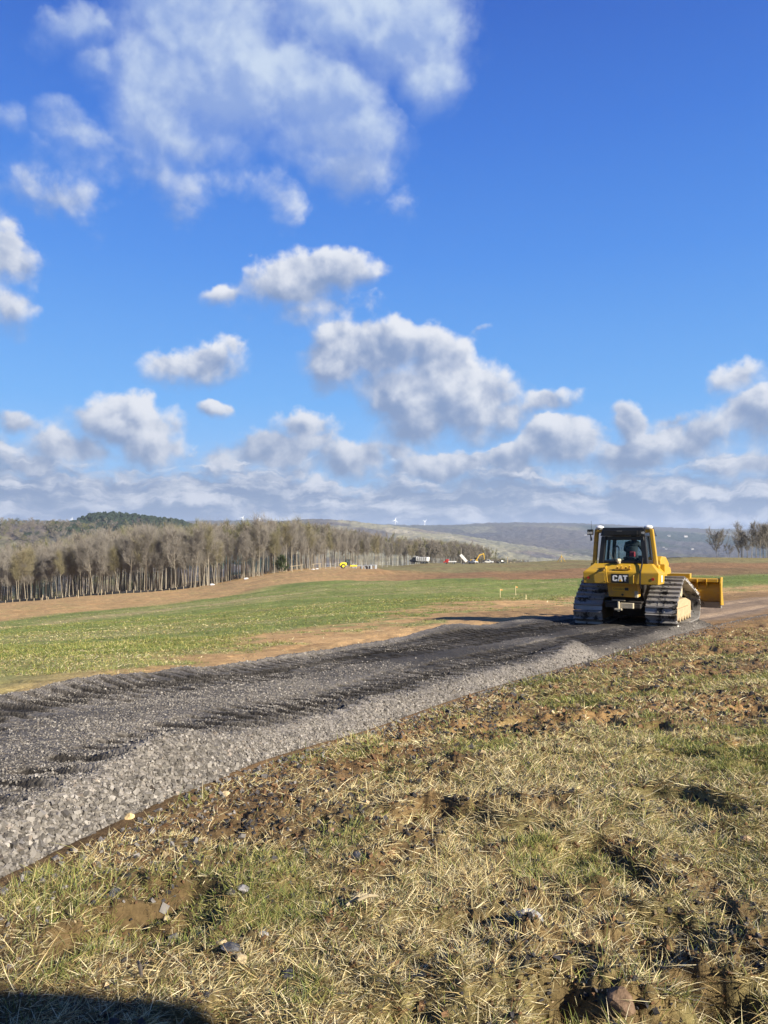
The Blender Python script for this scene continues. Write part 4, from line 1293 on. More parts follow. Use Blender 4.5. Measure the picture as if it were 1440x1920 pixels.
def build_wood():
    H0 = 22.0
    protos = []
    for i in range(9):
        protos.append(make_tree('bare_tree', 200 + i, H0, M_BARK[(0, 1, 0, 2, 1, 0, 1, 2, 0)[i]], M_TWIG if i % 8 else M_TWIG_B, clear=random.uniform(.38, .6), spread=random.uniform(.10, .145), twigs=3000, tw=.027, limbs=random.choice([15, 17, 20]), up=random.uniform(.7, 1.2)))
    lab = 'tall slender bare tree standing in the crowded wood edge beyond the left field'
    g = np.random.default_rng(31)
    n_tree = 285
    used = set()
    # four loose rows, the front one densest
    items = []
    for row, (cnt, dep) in enumerate(((110, 1.5), (80, 7), (60, 14), (35, 22))):
        f = np.sort(np.clip(g.uniform(0, 1, cnt) + .04 * np.sin(np.arange(cnt)), 0, 1))
        pxs = -60 + f * 940
        for px in pxs:
            items.append((px, dep + g.uniform(-2.5, 5.5)))
    for k, (px, dep) in enumerate(items):
        x, y = wood_place(px, dep)
        z = gbase(x, y)[0]
        top = np.interp(px, *zip(*TOP_LINE))
        Hw = (EYE + (HOR - top) / F * y) - z
        s = max(.35, Hw / H0 * (g.uniform(.66, .92) if g.uniform() < .75 else g.uniform(.92, 1.02)))
        if px > 700: s *= .95
        i = int(g.integers(0, 9))
        o = protos[i] if i not in used else copy_tree(protos[i])
        used.add(i)
        o.location = (x, y, z); o.rotation_euler = (g.normal(0, .045), g.normal(0, .045), g.uniform(0, 6.28)); w_ = s * g.uniform(.85, 1.15)
        o.scale = (w_, w_, s)
        tag(o, lab, 'tree', 'bare trees of the wood edge')
    # ones that stand out
    def single(px, dep, seed, hpx, bark, twig, lab, name='bare_tree', **kw):
        x, y = wood_place(px, dep); z = gbase(x, y)[0]
        H = hpx / F * y
        o = make_tree(name, seed, H, bark, twig, **kw)
        o.location = (x, y, z); tag(o, lab, 'tree', 'trees one can tell apart in the wood edge'); return o
    single(178, -1, 301, 96, M_BARK[0], M_TWIG, 'leaning pale-trunked tree at the left wood edge, bare and slanting', lean=-.10, clear=.45)
    single(330, -1, 302, 110, M_BARK[0], M_TWIG, 'pale straight tree with wide bare crown standing out before the wood', clear=.4, spread=.2, twigs=2000)
    single(391, -1, 303, 112, M_BARK[0], M_TWIG, 'broad forked pale tree in the middle of the wood edge', clear=.35, spread=.24, multi=2, twigs=2200, limbs=16)
    single(487, -1, 304, 104, M_BARK[0], M_TWIG, 'spreading fan-shaped bare tree near the right end of the tall wood', clear=.38, spread=.24, twigs=2200, limbs=16, up=1.0)
    single(272, 2, 305, 108, M_BARK[0], M_TWIG_B, 'greenish budding tree rising above the wood edge', clear=.45, spread=.2, twigs=1900)
    single(530, -4, 306, 30, M_BARK[2], M_LEAF, 'low dark evergreen shrub-like tree at the right foot of the wood', 'evergreen_tree', clear=.05, spread=.32, twigs=3600, limbs=20, tw=.12, up=.3)
    single(553, 30, 307, 92, M_BARK[1], M_TWIG_B, 'olive-tinged rounded tree high on the wood skyline', clear=.5, spread=.22, twigs=2600)
    # broken snag
    x, y = wood_place(312, -1.5); z = gbase(x, y)[0]
    s_ = MB(); s_.tube((0, 0, -.4), (.1, 0, 5), .22, .18, 8); s_.tube((.1, 0, 5), (.05, .1, 8.4), .18, .07, 8)
    e = empty('dead_tree', (x, y, z)); s_.build('trunk', M_BARK[0], e, smooth=False); tag(e, 'broken branchless pale snag among the wood edge trunks', 'tree')
    # the mass of the wood behind the edge trees
    VV, FF, off = [], [], 0
    TVs, TFs, toff = [], [], 0
    lib = [tree_arrays(400 + i, H0, clear=.45, spread=.17, twigs=420, limbs=7, tw=.10, up=.9) for i in range(5)]
    spots = []
    for _ in range(900):
        px = g.uniform(-90, 1010); spots.append((px, g.uniform(24, 110)))
    for _ in range(460):
        px = g.uniform(780, 1150); spots.append((px, g.uniform(0, 90)))
    sx, sy, ss, zz = [], [], [], []
    for px, dep in spots:
        x, y = wood_place(px, dep)
        zz.append(gbase(x, y)[0]); top = np.interp(px, *zip(*TOP_LINE)) - 2.0 + 5 * g.uniform(-.5, 1)
        Hw = (EYE + (HOR - top) / F * y) - zz[-1]
        sx.append(x); sy.append(y); ss.append(np.clip(Hw / H0 * g.uniform(.8, 1.0), .22, 1.7))
    # wooded slopes on the left, beyond the wood
    dg = bpy.context.evaluated_depsgraph_get(); dg.update()
    for k in range(1500):
        px = g.uniform(-120, 330); d = g.uniform(620, 1500)
        x = (px - 720) / F * d
        hit, loc, *_ = sc.ray_cast(dg, Vector((x, d, 400)), Vector((0, 0, -1)))
        if hit:
            sx.append(x); sy.append(d); zz.append(loc[2]); ss.append(g.uniform(.5, .8) * (1.2 if d > 900 else 1))
    CVc, TVc = [], []
    for x, y, s, z in zip(sx, sy, ss, zz):
        a = lib[int(g.integers(0, 5))]; t = g.uniform(0, 6.28); ca, sa = math.cos(t), math.sin(t)
        Rm = np.array([[ca, -sa, 0], [sa, ca, 0], [0, 0, 1]])
        far = y > 600
        V = a[2] @ Rm.T * s * (np.array([1.1, 1.1, 1]) if not far else np.array([1.5, 1.5, .9])) + np.array([x, y, z - (7 if far else 0)])
        Fc = a[3]
        VV.append(V); FF.append(Fc + off); off += len(V)
        tone = np.array([.20, .175, .145]) * g.uniform(.75, 1.25) if g.uniform() < .72 else np.array([.16, .155, .07]) * g.uniform(.8, 1.2)
        if g.uniform() < .035: tone = np.array([.06, .075, .03])
        CVc.append(np.repeat(tone[None], len(V), 0))
        if not far:
            V = a[0][:9 * 14] @ Rm.T * s + np.array([x, y, z]); Ft = a[1][:9 * 7]
            VV.append(V); FF.append(Ft + off); off += len(V); CVc.append(np.repeat((np.array([.21, .18, .14]) * g.uniform(.7, 1.3))[None], len(V), 0))
    o = fast_mesh('woods', np.concatenate(VV), np.concatenate(FF), vcol('wood_mass', .9, 0, spec=.15), np.concatenate(CVc))
    tag(o, 'mass of bare woods behind the edge trees and on the left slopes', 'woods', kind='stuff')
    # conifers on the dark hill, cloud shadow put into their colour
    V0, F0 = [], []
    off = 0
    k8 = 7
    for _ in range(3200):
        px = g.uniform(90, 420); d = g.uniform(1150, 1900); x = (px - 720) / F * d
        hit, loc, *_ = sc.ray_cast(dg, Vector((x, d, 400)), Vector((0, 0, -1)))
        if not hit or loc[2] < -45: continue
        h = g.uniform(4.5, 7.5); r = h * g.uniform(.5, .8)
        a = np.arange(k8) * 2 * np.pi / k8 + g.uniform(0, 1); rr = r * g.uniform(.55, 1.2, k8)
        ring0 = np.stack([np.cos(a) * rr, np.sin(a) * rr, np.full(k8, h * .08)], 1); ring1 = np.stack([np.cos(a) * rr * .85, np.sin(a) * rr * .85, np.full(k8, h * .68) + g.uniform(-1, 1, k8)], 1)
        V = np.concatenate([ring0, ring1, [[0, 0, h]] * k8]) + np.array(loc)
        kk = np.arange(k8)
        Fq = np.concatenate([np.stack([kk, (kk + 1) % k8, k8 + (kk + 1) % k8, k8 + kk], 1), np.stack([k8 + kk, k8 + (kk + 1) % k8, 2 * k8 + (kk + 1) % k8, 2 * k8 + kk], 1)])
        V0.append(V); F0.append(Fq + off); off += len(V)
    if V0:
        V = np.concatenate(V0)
        o = fast_mesh('shaded_conifers', V, np.concatenate(F0), vcol('shaded_conifer_mass', .95, .2, .4, spec=.1), np.repeat((CONIFER_SHADE * 1.15)[None], len(V), 0))
        tag(o, 'conifer woods on the left skyline hill, cloud shadow painted into their dark green', 'woods', kind='stuff')
    # trees on the rise at the right
    for (px, d, hpx, lab, kw) in (
        (1343, 262, 45, 'low rounded bare tree with a wide twiggy crown, standing alone on the right rise', dict(multi=4, clear=.14, spread=.40, twigs=4500, limbs=24, up=.75, tw=.032)),
        (1409, 250, 66, 'tall thin tree of the right-hand group, tallest with a pale top', dict(clear=.3, spread=.13, twigs=1500, limbs=13, up=1.1)),
        (1390, 252, 50, 'dark straight tree at the left end of the right-hand group', dict(clear=.35, spread=.14, twigs=1400, limbs=12, up=1.0)),
        (1383, 256, 30, 'thin sapling just left of the right-hand tree group', dict(clear=.3, spread=.12, twigs=500, limbs=7)),
        (1424, 252, 60, 'bushy-topped tree second from the right picture edge', dict(clear=.4, spread=.18, twigs=1900, limbs=13)),
        (1436, 248, 62, 'tree with small olive crown at the right picture edge', dict(clear=.45, spread=.17, twigs=1900, limbs=13)),
        (1417, 262, 48, 'short slim tree behind the tallest one of the right-hand group', dict(clear=.35, spread=.15, twigs=1300)),
        (1400, 265, 44, 'short tree with sparse twigs between the dark straight tree and the tallest', dict(clear=.3, spread=.15, twigs=1000)),
        (1452, 256, 58, 'slender bare tree of the right-hand group, half cut by the picture edge', dict(clear=.3, spread=.16, twigs=1500)),
        (1366, 275, 25, 'low grey bush between the lone rounded tree and the right-hand group', dict(multi=3, clear=.1, spread=.35, twigs=1000, limbs=12))):
        x = (px - 720) / F * d; z = gbase(x, d)[0]
        base_row = HOR - (z - EYE) / d * F
        top_row = 1046 - hpx
        H = (base_row - top_row) / F * d
        o = make_tree('bare_tree' if 'bush' not in lab else 'bush', 600 + int(px), H, M_BARK[0] if 'dark' not in lab else M_BARK[1], M_TWIG, **dict(kw, tw=.032, twigs=int(kw.get('twigs', 1000) * 1.4)))
        o.location = (x, d, z); tag(o, lab, 'tree' if 'bush' not in lab.split() else 'bush', 'trees on the right-hand rise')
    crowd = [make_tree('bare_tree', 640 + i, 13.0, M_BARK[i % 2], M_TWIG, clear=.25, spread=.15, twigs=1300, limbs=11, tw=.030) for i in range(3)]
    for i in range(26):
        px = g.uniform(1382, 1480); d = g.uniform(262, 300); x = (px - 720) / F * d
        o = crowd[i] if i < 3 else copy_tree(crowd[i % 3])
        o.location = (x, d, gbase(x, d)[0]); o.rotation_euler = (0, 0, g.uniform(0, 6.28)); k = g.uniform(.65, 1.0); o.scale = (k, k, k)
        tag(o, 'slender bare tree in the crowded back rows of the right-hand tree group', 'tree', 'crowded trees of the right-hand group')
build_wood()
# ------------------------------------------------------------------ the bulldozer
YEL = paint('machine_yellow', (.50, .30, .02), .42, (.28, .20, .11), .36, 2.6, None, .5, 0, .15)
YEL_D = paint('machine_yellow_mud_shade', (.60, .33, .03), .5, (.27, .19, .11), .5, 4.0)  # mud, and also the cab's shade painted on the left post
BLK = paint('black_paint', (.012, .012, .013), .38, (.07, .06, .05), .05, 4.0)
def steel_mat():
    m, N = mat_new('track_steel')
    tc = N.new('ShaderNodeTexCoord').outputs['Object']
    n = N.noise(tc, 3.2, 6, .68, .4); n2 = N.noise(tc, 24, 5, .65)
    mud = N.mr(N.m('ADD', N.m('MULTIPLY', n, .8), N.m('MULTIPLY', n2, .2)), .50, .60)
    dust = N.mr(N.noise(tc, 1.7, 4, .6), .45, .7, 0, .55)
    st = N.mix(N.m('MULTIPLY', n2, .6), (.36, .345, .33), (.21, .195, .18))
    st = N.mix(dust, st, (.22, .19, .155))
    c = N.mix(mud, st, (.024, .021, .018))
    principled(N, c, N.mr(mud, 0, 1, .36, .95, 'LINEAR'), N.mr(mud, 0, 1, .28, 0, 'LINEAR'), N.m('ADD', n2, mud), .25, .012, .5)
    return m
STEEL = steel_mat()
YEL_B = paint('blade_yellow', (.50, .30, .02), .42, (.25, .18, .10), .42, 3.0, (.42, 1.0))
MUD = plain('dried_mud', (.40, .31, .19), .95, 0, .2, .45, 9)
GREASE = plain('greasy_iron', (.035, .030, .026), .6, .3, .5, .4, 9)
PALE_METAL = paint('worn_pale_metal', (.48, .42, .30), .55, (.2, .15, .1), .4, 12)
WHITE = paint('white_paint', (.80, .80, .78), .35, (.35, .30, .24), .15, 3.0, None, .5, 0, .2)
RED_L = plain('red_reflector', (.42, .015, .012), .25)
CHROME = plain('bare_rod', (.55, .55, .55), .25, .9)
RUBBER = plain('tyre_rubber', (.025, .025, .025), .85)
def glass_mat(name, tint=(.62, .72, .76), gloss=.10):
    m, N = mat_new(name)
    t = N.new('ShaderNodeBsdfTransparent'); t.inputs[0].default_value = tuple(tint) + (1,)
    g = N.new('ShaderNodeBsdfGlossy'); g.inputs['Roughness'].default_value = .04; g.inputs[0].default_value = (.9, .95, 1, 1)
    lw = N.new('ShaderNodeLayerWeight'); lw.inputs[0].default_value = .25
    f = N.m('ADD', N.m('MULTIPLY', N.m('POWER', lw.outputs['Facing'], 3.0), .25), gloss)
    ms = N.new('ShaderNodeMixShader'); N.link(f, ms.inputs[0]); N.link(t.outputs[0], ms.inputs[1]); N.link(g.outputs[0], ms.inputs[2])
    o = N.new('ShaderNodeOutputMaterial'); N.link(ms.outputs[0], o.inputs[0])
    return m
GLASS = glass_mat('cab_glass', (.80, .88, .90), .012)
DGLASS = plain('dark_glass', (.02, .025, .03), .08, 0, .8, .1)

def hull2(pts):
    pts = sorted(set((round(a, 5), round(b, 5)) for a, b in pts))
    def half(ps):
        h = []
        for p in ps:
            while len(h) > 1 and (h[-1][0] - h[-2][0]) * (p[1] - h[-2][1]) - (h[-1][1] - h[-2][1]) * (p[0] - h[-2][0]) <= 0: h.pop()
            h.append(p)
        return h[:-1]
    return half(pts) + half(pts[::-1])

def track_parts(root, cx, circles, width, pitch, outer):
    """one crawler track: chain of grouser shoes; sub-parts are the frame and the wheels inside it"""
    pts = []
    for (y, z, r) in circles:
        for k in range(64):
            a = 2 * math.pi * k / 64
            pts.append((y + r * math.cos(a), z + r * math.sin(a)))
    loop = hull2(pts)
    L = [0]
    for i in range(len(loop)):
        a, b = loop[i], loop[(i + 1) % len(loop)]
        L.append(L[-1] + math.hypot(b[0] - a[0], b[1] - a[1]))
    n = round(L[-1] / pitch); pt = L[-1] / n
    def pos(s):
        s %= L[-1]
        i = max(k for k in range(len(loop)) if L[k] <= s)
        a, b = loop[i], loop[(i + 1) % len(loop)]; t = (s - L[i]) / max(1e-9, L[i + 1] - L[i])
        return Vector((0, a[0] + (b[0] - a[0]) * t, a[1] + (b[1] - a[1]) * t))
    m_ = MB(); w = width / 2
    rj = random.Random(int(cx * 100) + 5)
    for k in range(n):
        p0, p1 = pos(k * pt), pos(k * pt + pt * .94)
        d = (p1 - p0).normalized(); up = Vector((0, d.z, -d.y))      # outward
        M = Matrix(((1, d.x, up.x, cx), (0, d.y, up.y, p0.y), (0, d.z, up.z, p0.z), (0, 0, 0, 1)))
        ln = (p1 - p0).length
        # shoe plate with one grouser bar, clipped corners
        m_.prism([(-w, .03), (-w + .03, 0), (w - .03, 0), (w, .03), (w, ln - .03), (w - .03, ln), (-w + .03, ln), (-w, ln - .03)], -.018, .018, 'z', M)
        m_.hexa([tuple(M @ Vector(q)) for q in ((-w + .005, .0, .018), (w - .005, .0, .018), (w - .005, .045, .018), (-w + .005, .045, .018))],
                [tuple(M @ Vector(q)) for q in ((-w + .005, .008, .088), (w - .005, .008, .088), (w - .005, .030, .088), (-w + .005, .030, .088))])
        # bolts and the chain link behind the plate
        for bx in (-.09, .09):
            for by in (.085, .14):
                m_.box(bx - .017, bx + .017, by - .017, by + .017, .018, .036, M)
        for bx in (-.10, .10):
            m_.box(bx - .03, bx + .03, .0, ln + .01, -.13, -.018, M)
    tr = m_.build('track', STEEL, root, .004, False, 1)
    # frame, mud-caked, between the lower wheels
    s = 1 if outer > 0 else -1
    f = MB()
    f.prism([(.42, .20), (3.2, .20), (3.42, .34), (3.3, .66), (2.55, .80), (1.0, .80), (.45, .64)], cx - .24, cx + .24, 'x')
    f.prism([(.62, .14), (3.05, .14), (3.05, .30), (.62, .30)], cx - .20, cx + .20, 'x')
    f.box(cx + s * .24, cx + s * .33, .75, 2.6, .22, .56) if s > 0 else f.box(cx - .33, cx - .24, .75, 2.6, .22, .56)
    for yy in (.95, 1.35, 1.75, 2.15, 2.5):
        f.tube((cx + s * .24, yy, .24), (cx + s * .375, yy, .24), .085, .07, 10)
    f.build('track_frame', MUD, tr, .02)
    for nm, (y, z, r), mt in (('idler', circles[0], GREASE), ('idler', circles[1], GREASE), ('sprocket', circles[2], PALE_METAL)):
        q = MB(); rr = r - .13
        q.tube((cx - .12, y, z), (cx + .12, y, z), rr, rr, 24); q.tube((cx - .28, y, z), (cx + .28, y, z), .13, .13, 14)
        if nm == 'sprocket':
            q.tube((cx + s * .12, y, z), (cx + s * .34, y, z), .26, .2, 20)
            for k in range(12):
                a = 2 * math.pi * k / 12
                q.box(-.05, .05, -.05, .05, -.045, .045, Matrix.Translation((cx, y + math.cos(a) * rr, z + math.sin(a) * rr)) @ Matrix.Rotation(a, 4, 'X'))
        q.build(nm, mt, tr)
    return tr

def cat_lettering():
    """white letters C A T with the yellow triangle on the foot of the A; x across, z up, about .40 x .17"""
    w = MB(); y = MB()
    def poly(mb, pts, d=.006):
        mb.prism(pts, -d, 0, 'y')
    def quads(mb, pts):
        poly(mb, pts)
    k = .17
    def strip(outer, inner):
        for i in range(len(outer) - 1):
            a, b, c, d = outer[i], outer[i + 1], inner[i + 1], inner[i]
            w.prism([a, b, c, d], -.006, 0, 'y')
    # C
    ox = -.2
    out = [(.130, .115), (.130, .142), (.105, .17), (.028, .17), (0, .142), (0, .028), (.028, 0), (.105, 0), (.130, .028), (.130, .055)]
    inn = [(.086, .115), (.086, .130), (.082, .134), (.050, .134), (.044, .128), (.044, .042), (.050, .036), (.082, .036), (.086, .040), (.086, .055)]
    strip([(a + ox, b) for a, b in out], [(a + ox, b) for a, b in inn])
    # A
    ox = -.06
    w.prism([(ox + 0, 0), (ox + .040, 0), (ox + .088, .17), (ox + .044, .17)], -.006, 0, 'y')
    w.prism([(ox + .095, 0), (ox + .140, 0), (ox + .098, .17), (ox + .0885, .17), (ox + .068, .105)], -.006, 0, 'y')
    y.prism([(ox + .030, -.002), (ox + .112, -.002), (ox + .071, .075)], -.009, -.001, 'y')
    # T
    ox = .085
    w.prism([(ox, .13), (ox + .118, .13), (ox + .118, .17), (ox, .17)], -.006, 0, 'y')
    w.prism([(ox + .037, 0), (ox + .081, 0), (ox + .081, .13), (ox + .037, .13)], -.006, 0, 'y')
    return w, y

def text_mesh(name, txt, size, mat, parent, loc, rot):
    cu = bpy.data.curves.new(name, 'FONT'); cu.body = txt; cu.size = size; cu.align_x = 'CENTER'; cu.align_y = 'CENTER'; cu.extrude = .001
    t = bpy.data.objects.new(name, cu); COL.objects.link(t)
    dg = bpy.context.evaluated_depsgraph_get(); dg.update()
    me = bpy.data.meshes.new_from_object(t.evaluated_get(dg))
    bpy.data.objects.remove(t); bpy.data.curves.remove(cu)
    me.materials.clear(); me.materials.append(mat)
    o = bpy.data.objects.new(name, me); COL.objects.link(o); o.parent = parent; o.location = loc; o.rotation_euler = rot
    return o

def slot_pane(mb, corners, t=.012):
    """thin slab from four or more corners in 3-D"""
    v = [Vector(c) for c in corners]
    n = (v[1] - v[0]).cross(v[2] - v[0]).normalized() * t
    k = len(v)
    mb.add(v + [p + n for p in v], [tuple(range(k)), tuple(range(k, 2 * k))[::-1]] + [(i, (i + 1) % k, k + (i + 1) % k, k + i) for i in range(k)])

def build_dozer():
    th = R(32)
    root = empty('bulldozer', (8.48 - 1.54 * math.cos(th), 22.4 + 1.54 * math.sin(th), -1.03), -th)
    tag(root, 'muddy yellow bulldozer with black cab seen from behind on the fresh gravel', 'bulldozer')
    C = [(.46, .47, .40), (3.42, .47, .40), (1.28, 1.10, .36)]
    track_parts(root, 1.09, C, .90, .203, 1)
    track_parts(root, -1.09, C, .90, .203, -1)
    # main frame and belly
    b = MB(); b.prism([(.75, .30), (3.9, .34), (3.9, 1.05), (1.6, 1.35), (.35, 1.32)], -.50, .50, 'x')
    b.build('belly_frame', GREASE, root, .02)
    # rear tank: full-width block, bevelled above
    t = MB()
    T0, T1 = -.27, .52
    t.hexa([(-1.10, T0, 1.33), (1.10, T0, 1.33), (1.10, T1, 1.33), (-1.10, T1, 1.33)], [(-1.12, T0, 1.67), (1.12, T0, 1.67), (1.12, T1, 1.67), (-1.12, T1, 1.67)])
    t.hexa([(-1.12, T0, 1.672), (1.12, T0, 1.672), (1.12, T1, 1.672), (-1.12, T1, 1.672)], [(-.86, T0 + .30, 1.93), (.86, T0 + .30, 1.93), (.86, T1, 1.93), (-.86, T1, 1.93)])
    tank = t.build('rear_tank', YEL, root, .018)
    # side boxes over the tracks, sloping forward
    for s in (-1, 1):
        q = MB()
        a, c = (.60, 1.12) if s > 0 else (-1.12, -.60)
        q.prism([(.525, 1.60), (1.30, 1.60), (1.42, 1.66), (1.30, 1.80), (.525, 1.92)] if s > 0 else [(.525, 1.60), (1.30, 1.60), (1.42, 1.66), (1.30, 1.80), (.525, 1.92)], a, c, 'x')
        q.build('fender', YEL, root, .015)
    q = MB(); q.prism([(1.0, 1.80), (2.0, 1.62), (2.2, 1.9), (1.75, 2.12), (1.2, 2.14), (1.0, 2.02)], .62, .90, 'x')
    q.build('side_console', YEL, root, .03)
    sk = MB(); sk.box(1.123, 1.128, .02, .16, 1.40, 1.60); sk.build('sticker', WHITE, tank)
    # round red tail lamps
    for x in (-.95, .95):
        q = MB(); q.tube((x, T0 - .012, 1.50), (x, T0 + .002, 1.50), .042, .042, 16); q.build('tail_light', RED_L, tank)
    # logo plate
    q = MB(); q.box(-.26, .26, T0 - .016, T0 - .002, 1.365, 1.635); plate = q.build('logo_plate', BLK, tank, .006)
    w, y = cat_lettering()
    for mb, mt, nm in ((w, plain('logo_white', (.82, .82, .80), .5), 'lettering'), (y, plain('logo_yellow', (.75, .45, .02), .5), 'logo_triangle')):
        o = mb.build(nm, mt, plate); o.location = (0, T0 - .017, 1.415); o.scale = (1.08, 1, 1.05)
    # grab handles and rail parts on the tank
    for pts in ([(-.44, T0, 1.40), (-.44, T0 - .06, 1.42), (-.42, T0 - .06, 1.80), (-.42, T0 + .10, 1.86)], [(.40, T0, 1.36), (.40, T0 - .05, 1.38), (.40, T0 - .05, 1.58), (.43, T0, 1.60)], [(-.36, T0 - .0, 1.37), (-.36, T0 - .06, 1.39), (-.40, T0 - .06, 1.78), (-.40, T0 + .08, 1.83)]):
        q = MB(); q.path(pts, .013, 8); q.build('grab_handle', YEL, tank)
    q = MB(); q.tube((-.50, T0 + .06, 1.72), (-.50, T0 + .06, 1.80), .06, .05, 12); q.tube((-.62, T0 + .12, 1.79), (-.46, T0 + .08, 1.79), .03, .03, 8); q.build('filler_cap', YEL_D, tank)
    q = MB(); q.tube((-.10, T0 + .28, 1.94), (-.10, T0 + .26, 2.03), .05, .045, 12); q.tube((-.14, T0 + .2, 2.03), (-.07, T0 + .3, 2.03), .05, .05, 10); q.build('rear_lamp', PALE_METAL, tank)
    q = MB()
    for (x, z, l) in ((-.12, 1.80, .10), (0, 1.82, .12), (.13, 1.80, .08), (.24, 1.83, .09)):
        q.tube((x, T0 + .12, z - .03), (x + .04, T0 + .05, z + .05), .028, .022, 9); q.box(x - .05, x + .06, T0 + .04, T0 + .12, z - .06, z - .03)
    q.build('hose_coupling', YEL_D, tank)
    # dark hose hanging over the tank on the right
    q = MB(); q.path([(.58, .10, 2.15), (.60, T0 + .20, 1.93), (.60, T0 - .03, 1.68), (.59, T0 - .04, 1.36), (.60, T0 + .02, 1.22)], .024, 8); q.build('hose', BLK, root)
    # lower rear housing in the shade of the tank
    q = MB(); q.hexa([(-.42, .02, .93), (.44, .02, .93), (.44, .36, .93), (-.42, .36, .93)], [(-.46, -.02, 1.325), (.46, -.02, 1.325), (.46, .36, 1.325), (-.46, .36, 1.325)])
    h = q.build('rear_housing', YEL_D, root, .02)
    q = MB(); q.box(.36, .46, -.05, .05, .92, 1.12); q.build('bracket', PALE_METAL, h, .02)
    q = MB(); q.box(-.30, .20, -.022, -.012, 1.11, 1.23); dp = q.build('dealer_plate', plain('decal_yellow', (.66, .38, .02), .5), h)
    text_mesh('lettering', 'Cleveland', .085, BLK, dp, (-.10, -.0235, 1.17), (math.pi / 2, 0, 0))
    q = MB(); q.box(.075, .185, -.028, -.022, 1.125, 1.215); lp = q.build('logo_plate', BLK, dp)
    q = MB(); q.prism([(-.05, 1.0), (0, .96), (.05, 1.0), (.0, 1.03)], -.018, -.004, 'y'); q.build('emblem', GREASE, h)
    # drawbar and hitch
    q = MB(); q.box(-.52, .52, -.02, .34, .60, .74); q.box(-.55, .55, .05, .34, .74, .80); q.build('drawbar', GREASE, root, .015)
    q = MB(); q.box(-.05, .34, -.14, .0, .60, .76); q.box(-.30, .08, -.06, .02, .815, .845); q.tube((-.08, -.16, .50), (-.08, -.16, .80), .035, .035, 10); q.box(-.20, .02, -.20, -.02, .54, .60)
    q.build('hitch', PALE_METAL, root, .012)
    # cab: frame, panes, roof
    q = MB()
    yb, yf = .06, 1.50
    B, Tt = .71, .63                       # half widths at sill and at roof
    zb, zt = 1.93, 2.76
    def post(x0, y0, x1, y1, a=.055):
        q.hexa([(x0 - a, y0 - a, zb), (x0 + a, y0 - a, zb), (x0 + a, y0 + a, zb), (x0 - a, y0 + a, zb)], [(x1 - a, y1 - a, zt), (x1 + a, y1 - a, zt), (x1 + a, y1 + a, zt), (x1 - a, y1 + a, zt)])
    for s in (-1, 1):
        post(s * (B - .05), yb + .05, s * (Tt - .05), yb + .12, .075); post(s * (B - .05), yf - .05, s * (Tt - .05), yf - .15); post(s * (B - .04), .80, s * (Tt - .04), .80, .04)
    for s in (-1, 1):
        x_ = s * (B - .10)
        q.box(min(x_, x_ + s * .09), max(x_, x_ + s * .09), yb, yf, zb + .001, zb + .10)
    q.box(-B + .12, B - .12, yb + .005, yb + .10, zb + .002, zb + .085)
    q.box(-B + .12, B - .12, yf - .1, yf - .005, zb + .002, zb + .085)
    q.hexa([(-Tt + .09, yb + .075, zt - .12), (Tt - .09, yb + .075, zt - .12), (Tt - .09, yb + .17, zt - .12), (-Tt + .09, yb + .17, zt - .12)], [(-Tt + .09, yb + .08, zt - .002), (Tt - .09, yb + .08, zt - .002), (Tt - .09, yb + .17, zt - .002), (-Tt + .09, yb + .17, zt - .002)])
    q.box(-.60, .60, yb + .01, yf, 1.60, 1.928)
    cab = q.build('cab', BLK, root, .02)
    q = MB(); q.hexa([(-.67, yb - .02, 2.765), (.67, yb - .02, 2.765), (.67, yf + .08, 2.765), (-.67, yf + .08, 2.765)], [(-.60, yb + .02, 3.02), (.60, yb + .02, 3.02), (.60, yf, 3.02), (-.60, yf, 3.02)])
    q.box(-.56, .56, yb - .045, yb - .0, 2.79, 2.93)
    q.box(.42, .46, yb - .07, yb - .046, 2.80, 2.93)
    roof = q.build('roof', BLK, cab, .04)
    q = MB(); q.box(-.16, .0, yb - .055, yb - .046, 2.895, 2.925); q.build('roof_badge', plain('grey_badge', (.1, .1, .1), .4), roof)
    c = .06
    panes = [
        [(-.57, yb + .045, 2.02), (.57, yb + .045, 2.02), (.53, yb + .105, 2.65), (-.53, yb + .105, 2.65)],
        [(.675, .16, 2.03), (.675, .75, 2.03), (.60, .75, 2.74), (.60, .24, 2.74)], [(.675, .85, 2.03), (.675, 1.38, 2.03), (.60, 1.28, 2.74), (.60, .85, 2.74)],
        [(-.675, .75, 2.03), (-.675, .16, 2.03), (-.60, .24, 2.74), (-.60, .75, 2.74)], [(-.675, 1.38, 2.03), (-.675, .85, 2.03), (-.60, .85, 2.74), (-.60, 1.28, 2.74)],
        [(.58, yf - .03, 2.02), (-.58, yf - .03, 2.02), (-.52, yf - .13, 2.74), (.52, yf - .13, 2.74)]]
    for pn in panes:
        q = MB(); slot_pane(q, pn, .008); q.build('window', GLASS, cab)
    q = MB(); q.path([(-.30, yb + .03, 2.06), (-.42, yb + .06, 2.30)], .008, 6); q.build('wiper', BLK, cab)
    q = MB(); q.box(-.12, .30, .55, 1.0, 1.93, 2.05); q.box(-.10, .28, .44, .56, 2.05, 2.13); q.build('seat', plain('seat_cloth', (.03, .03, .035), .9), cab, .04)
    q = MB(); q.path([(-.40, .62, 1.95), (-.40, .62, 2.42), (-.30, .62, 2.46), (-.26, .62, 2.40), (-.26, .62, 1.95)], .018, 8); q.build('handrail', plain('grab_bar', (.05, .05, .05), .5), cab)
    q = MB(); q.box(.36, .54, .5, 1.15, 1.93, 2.16); q.build('control_console', BLK, cab, .03)
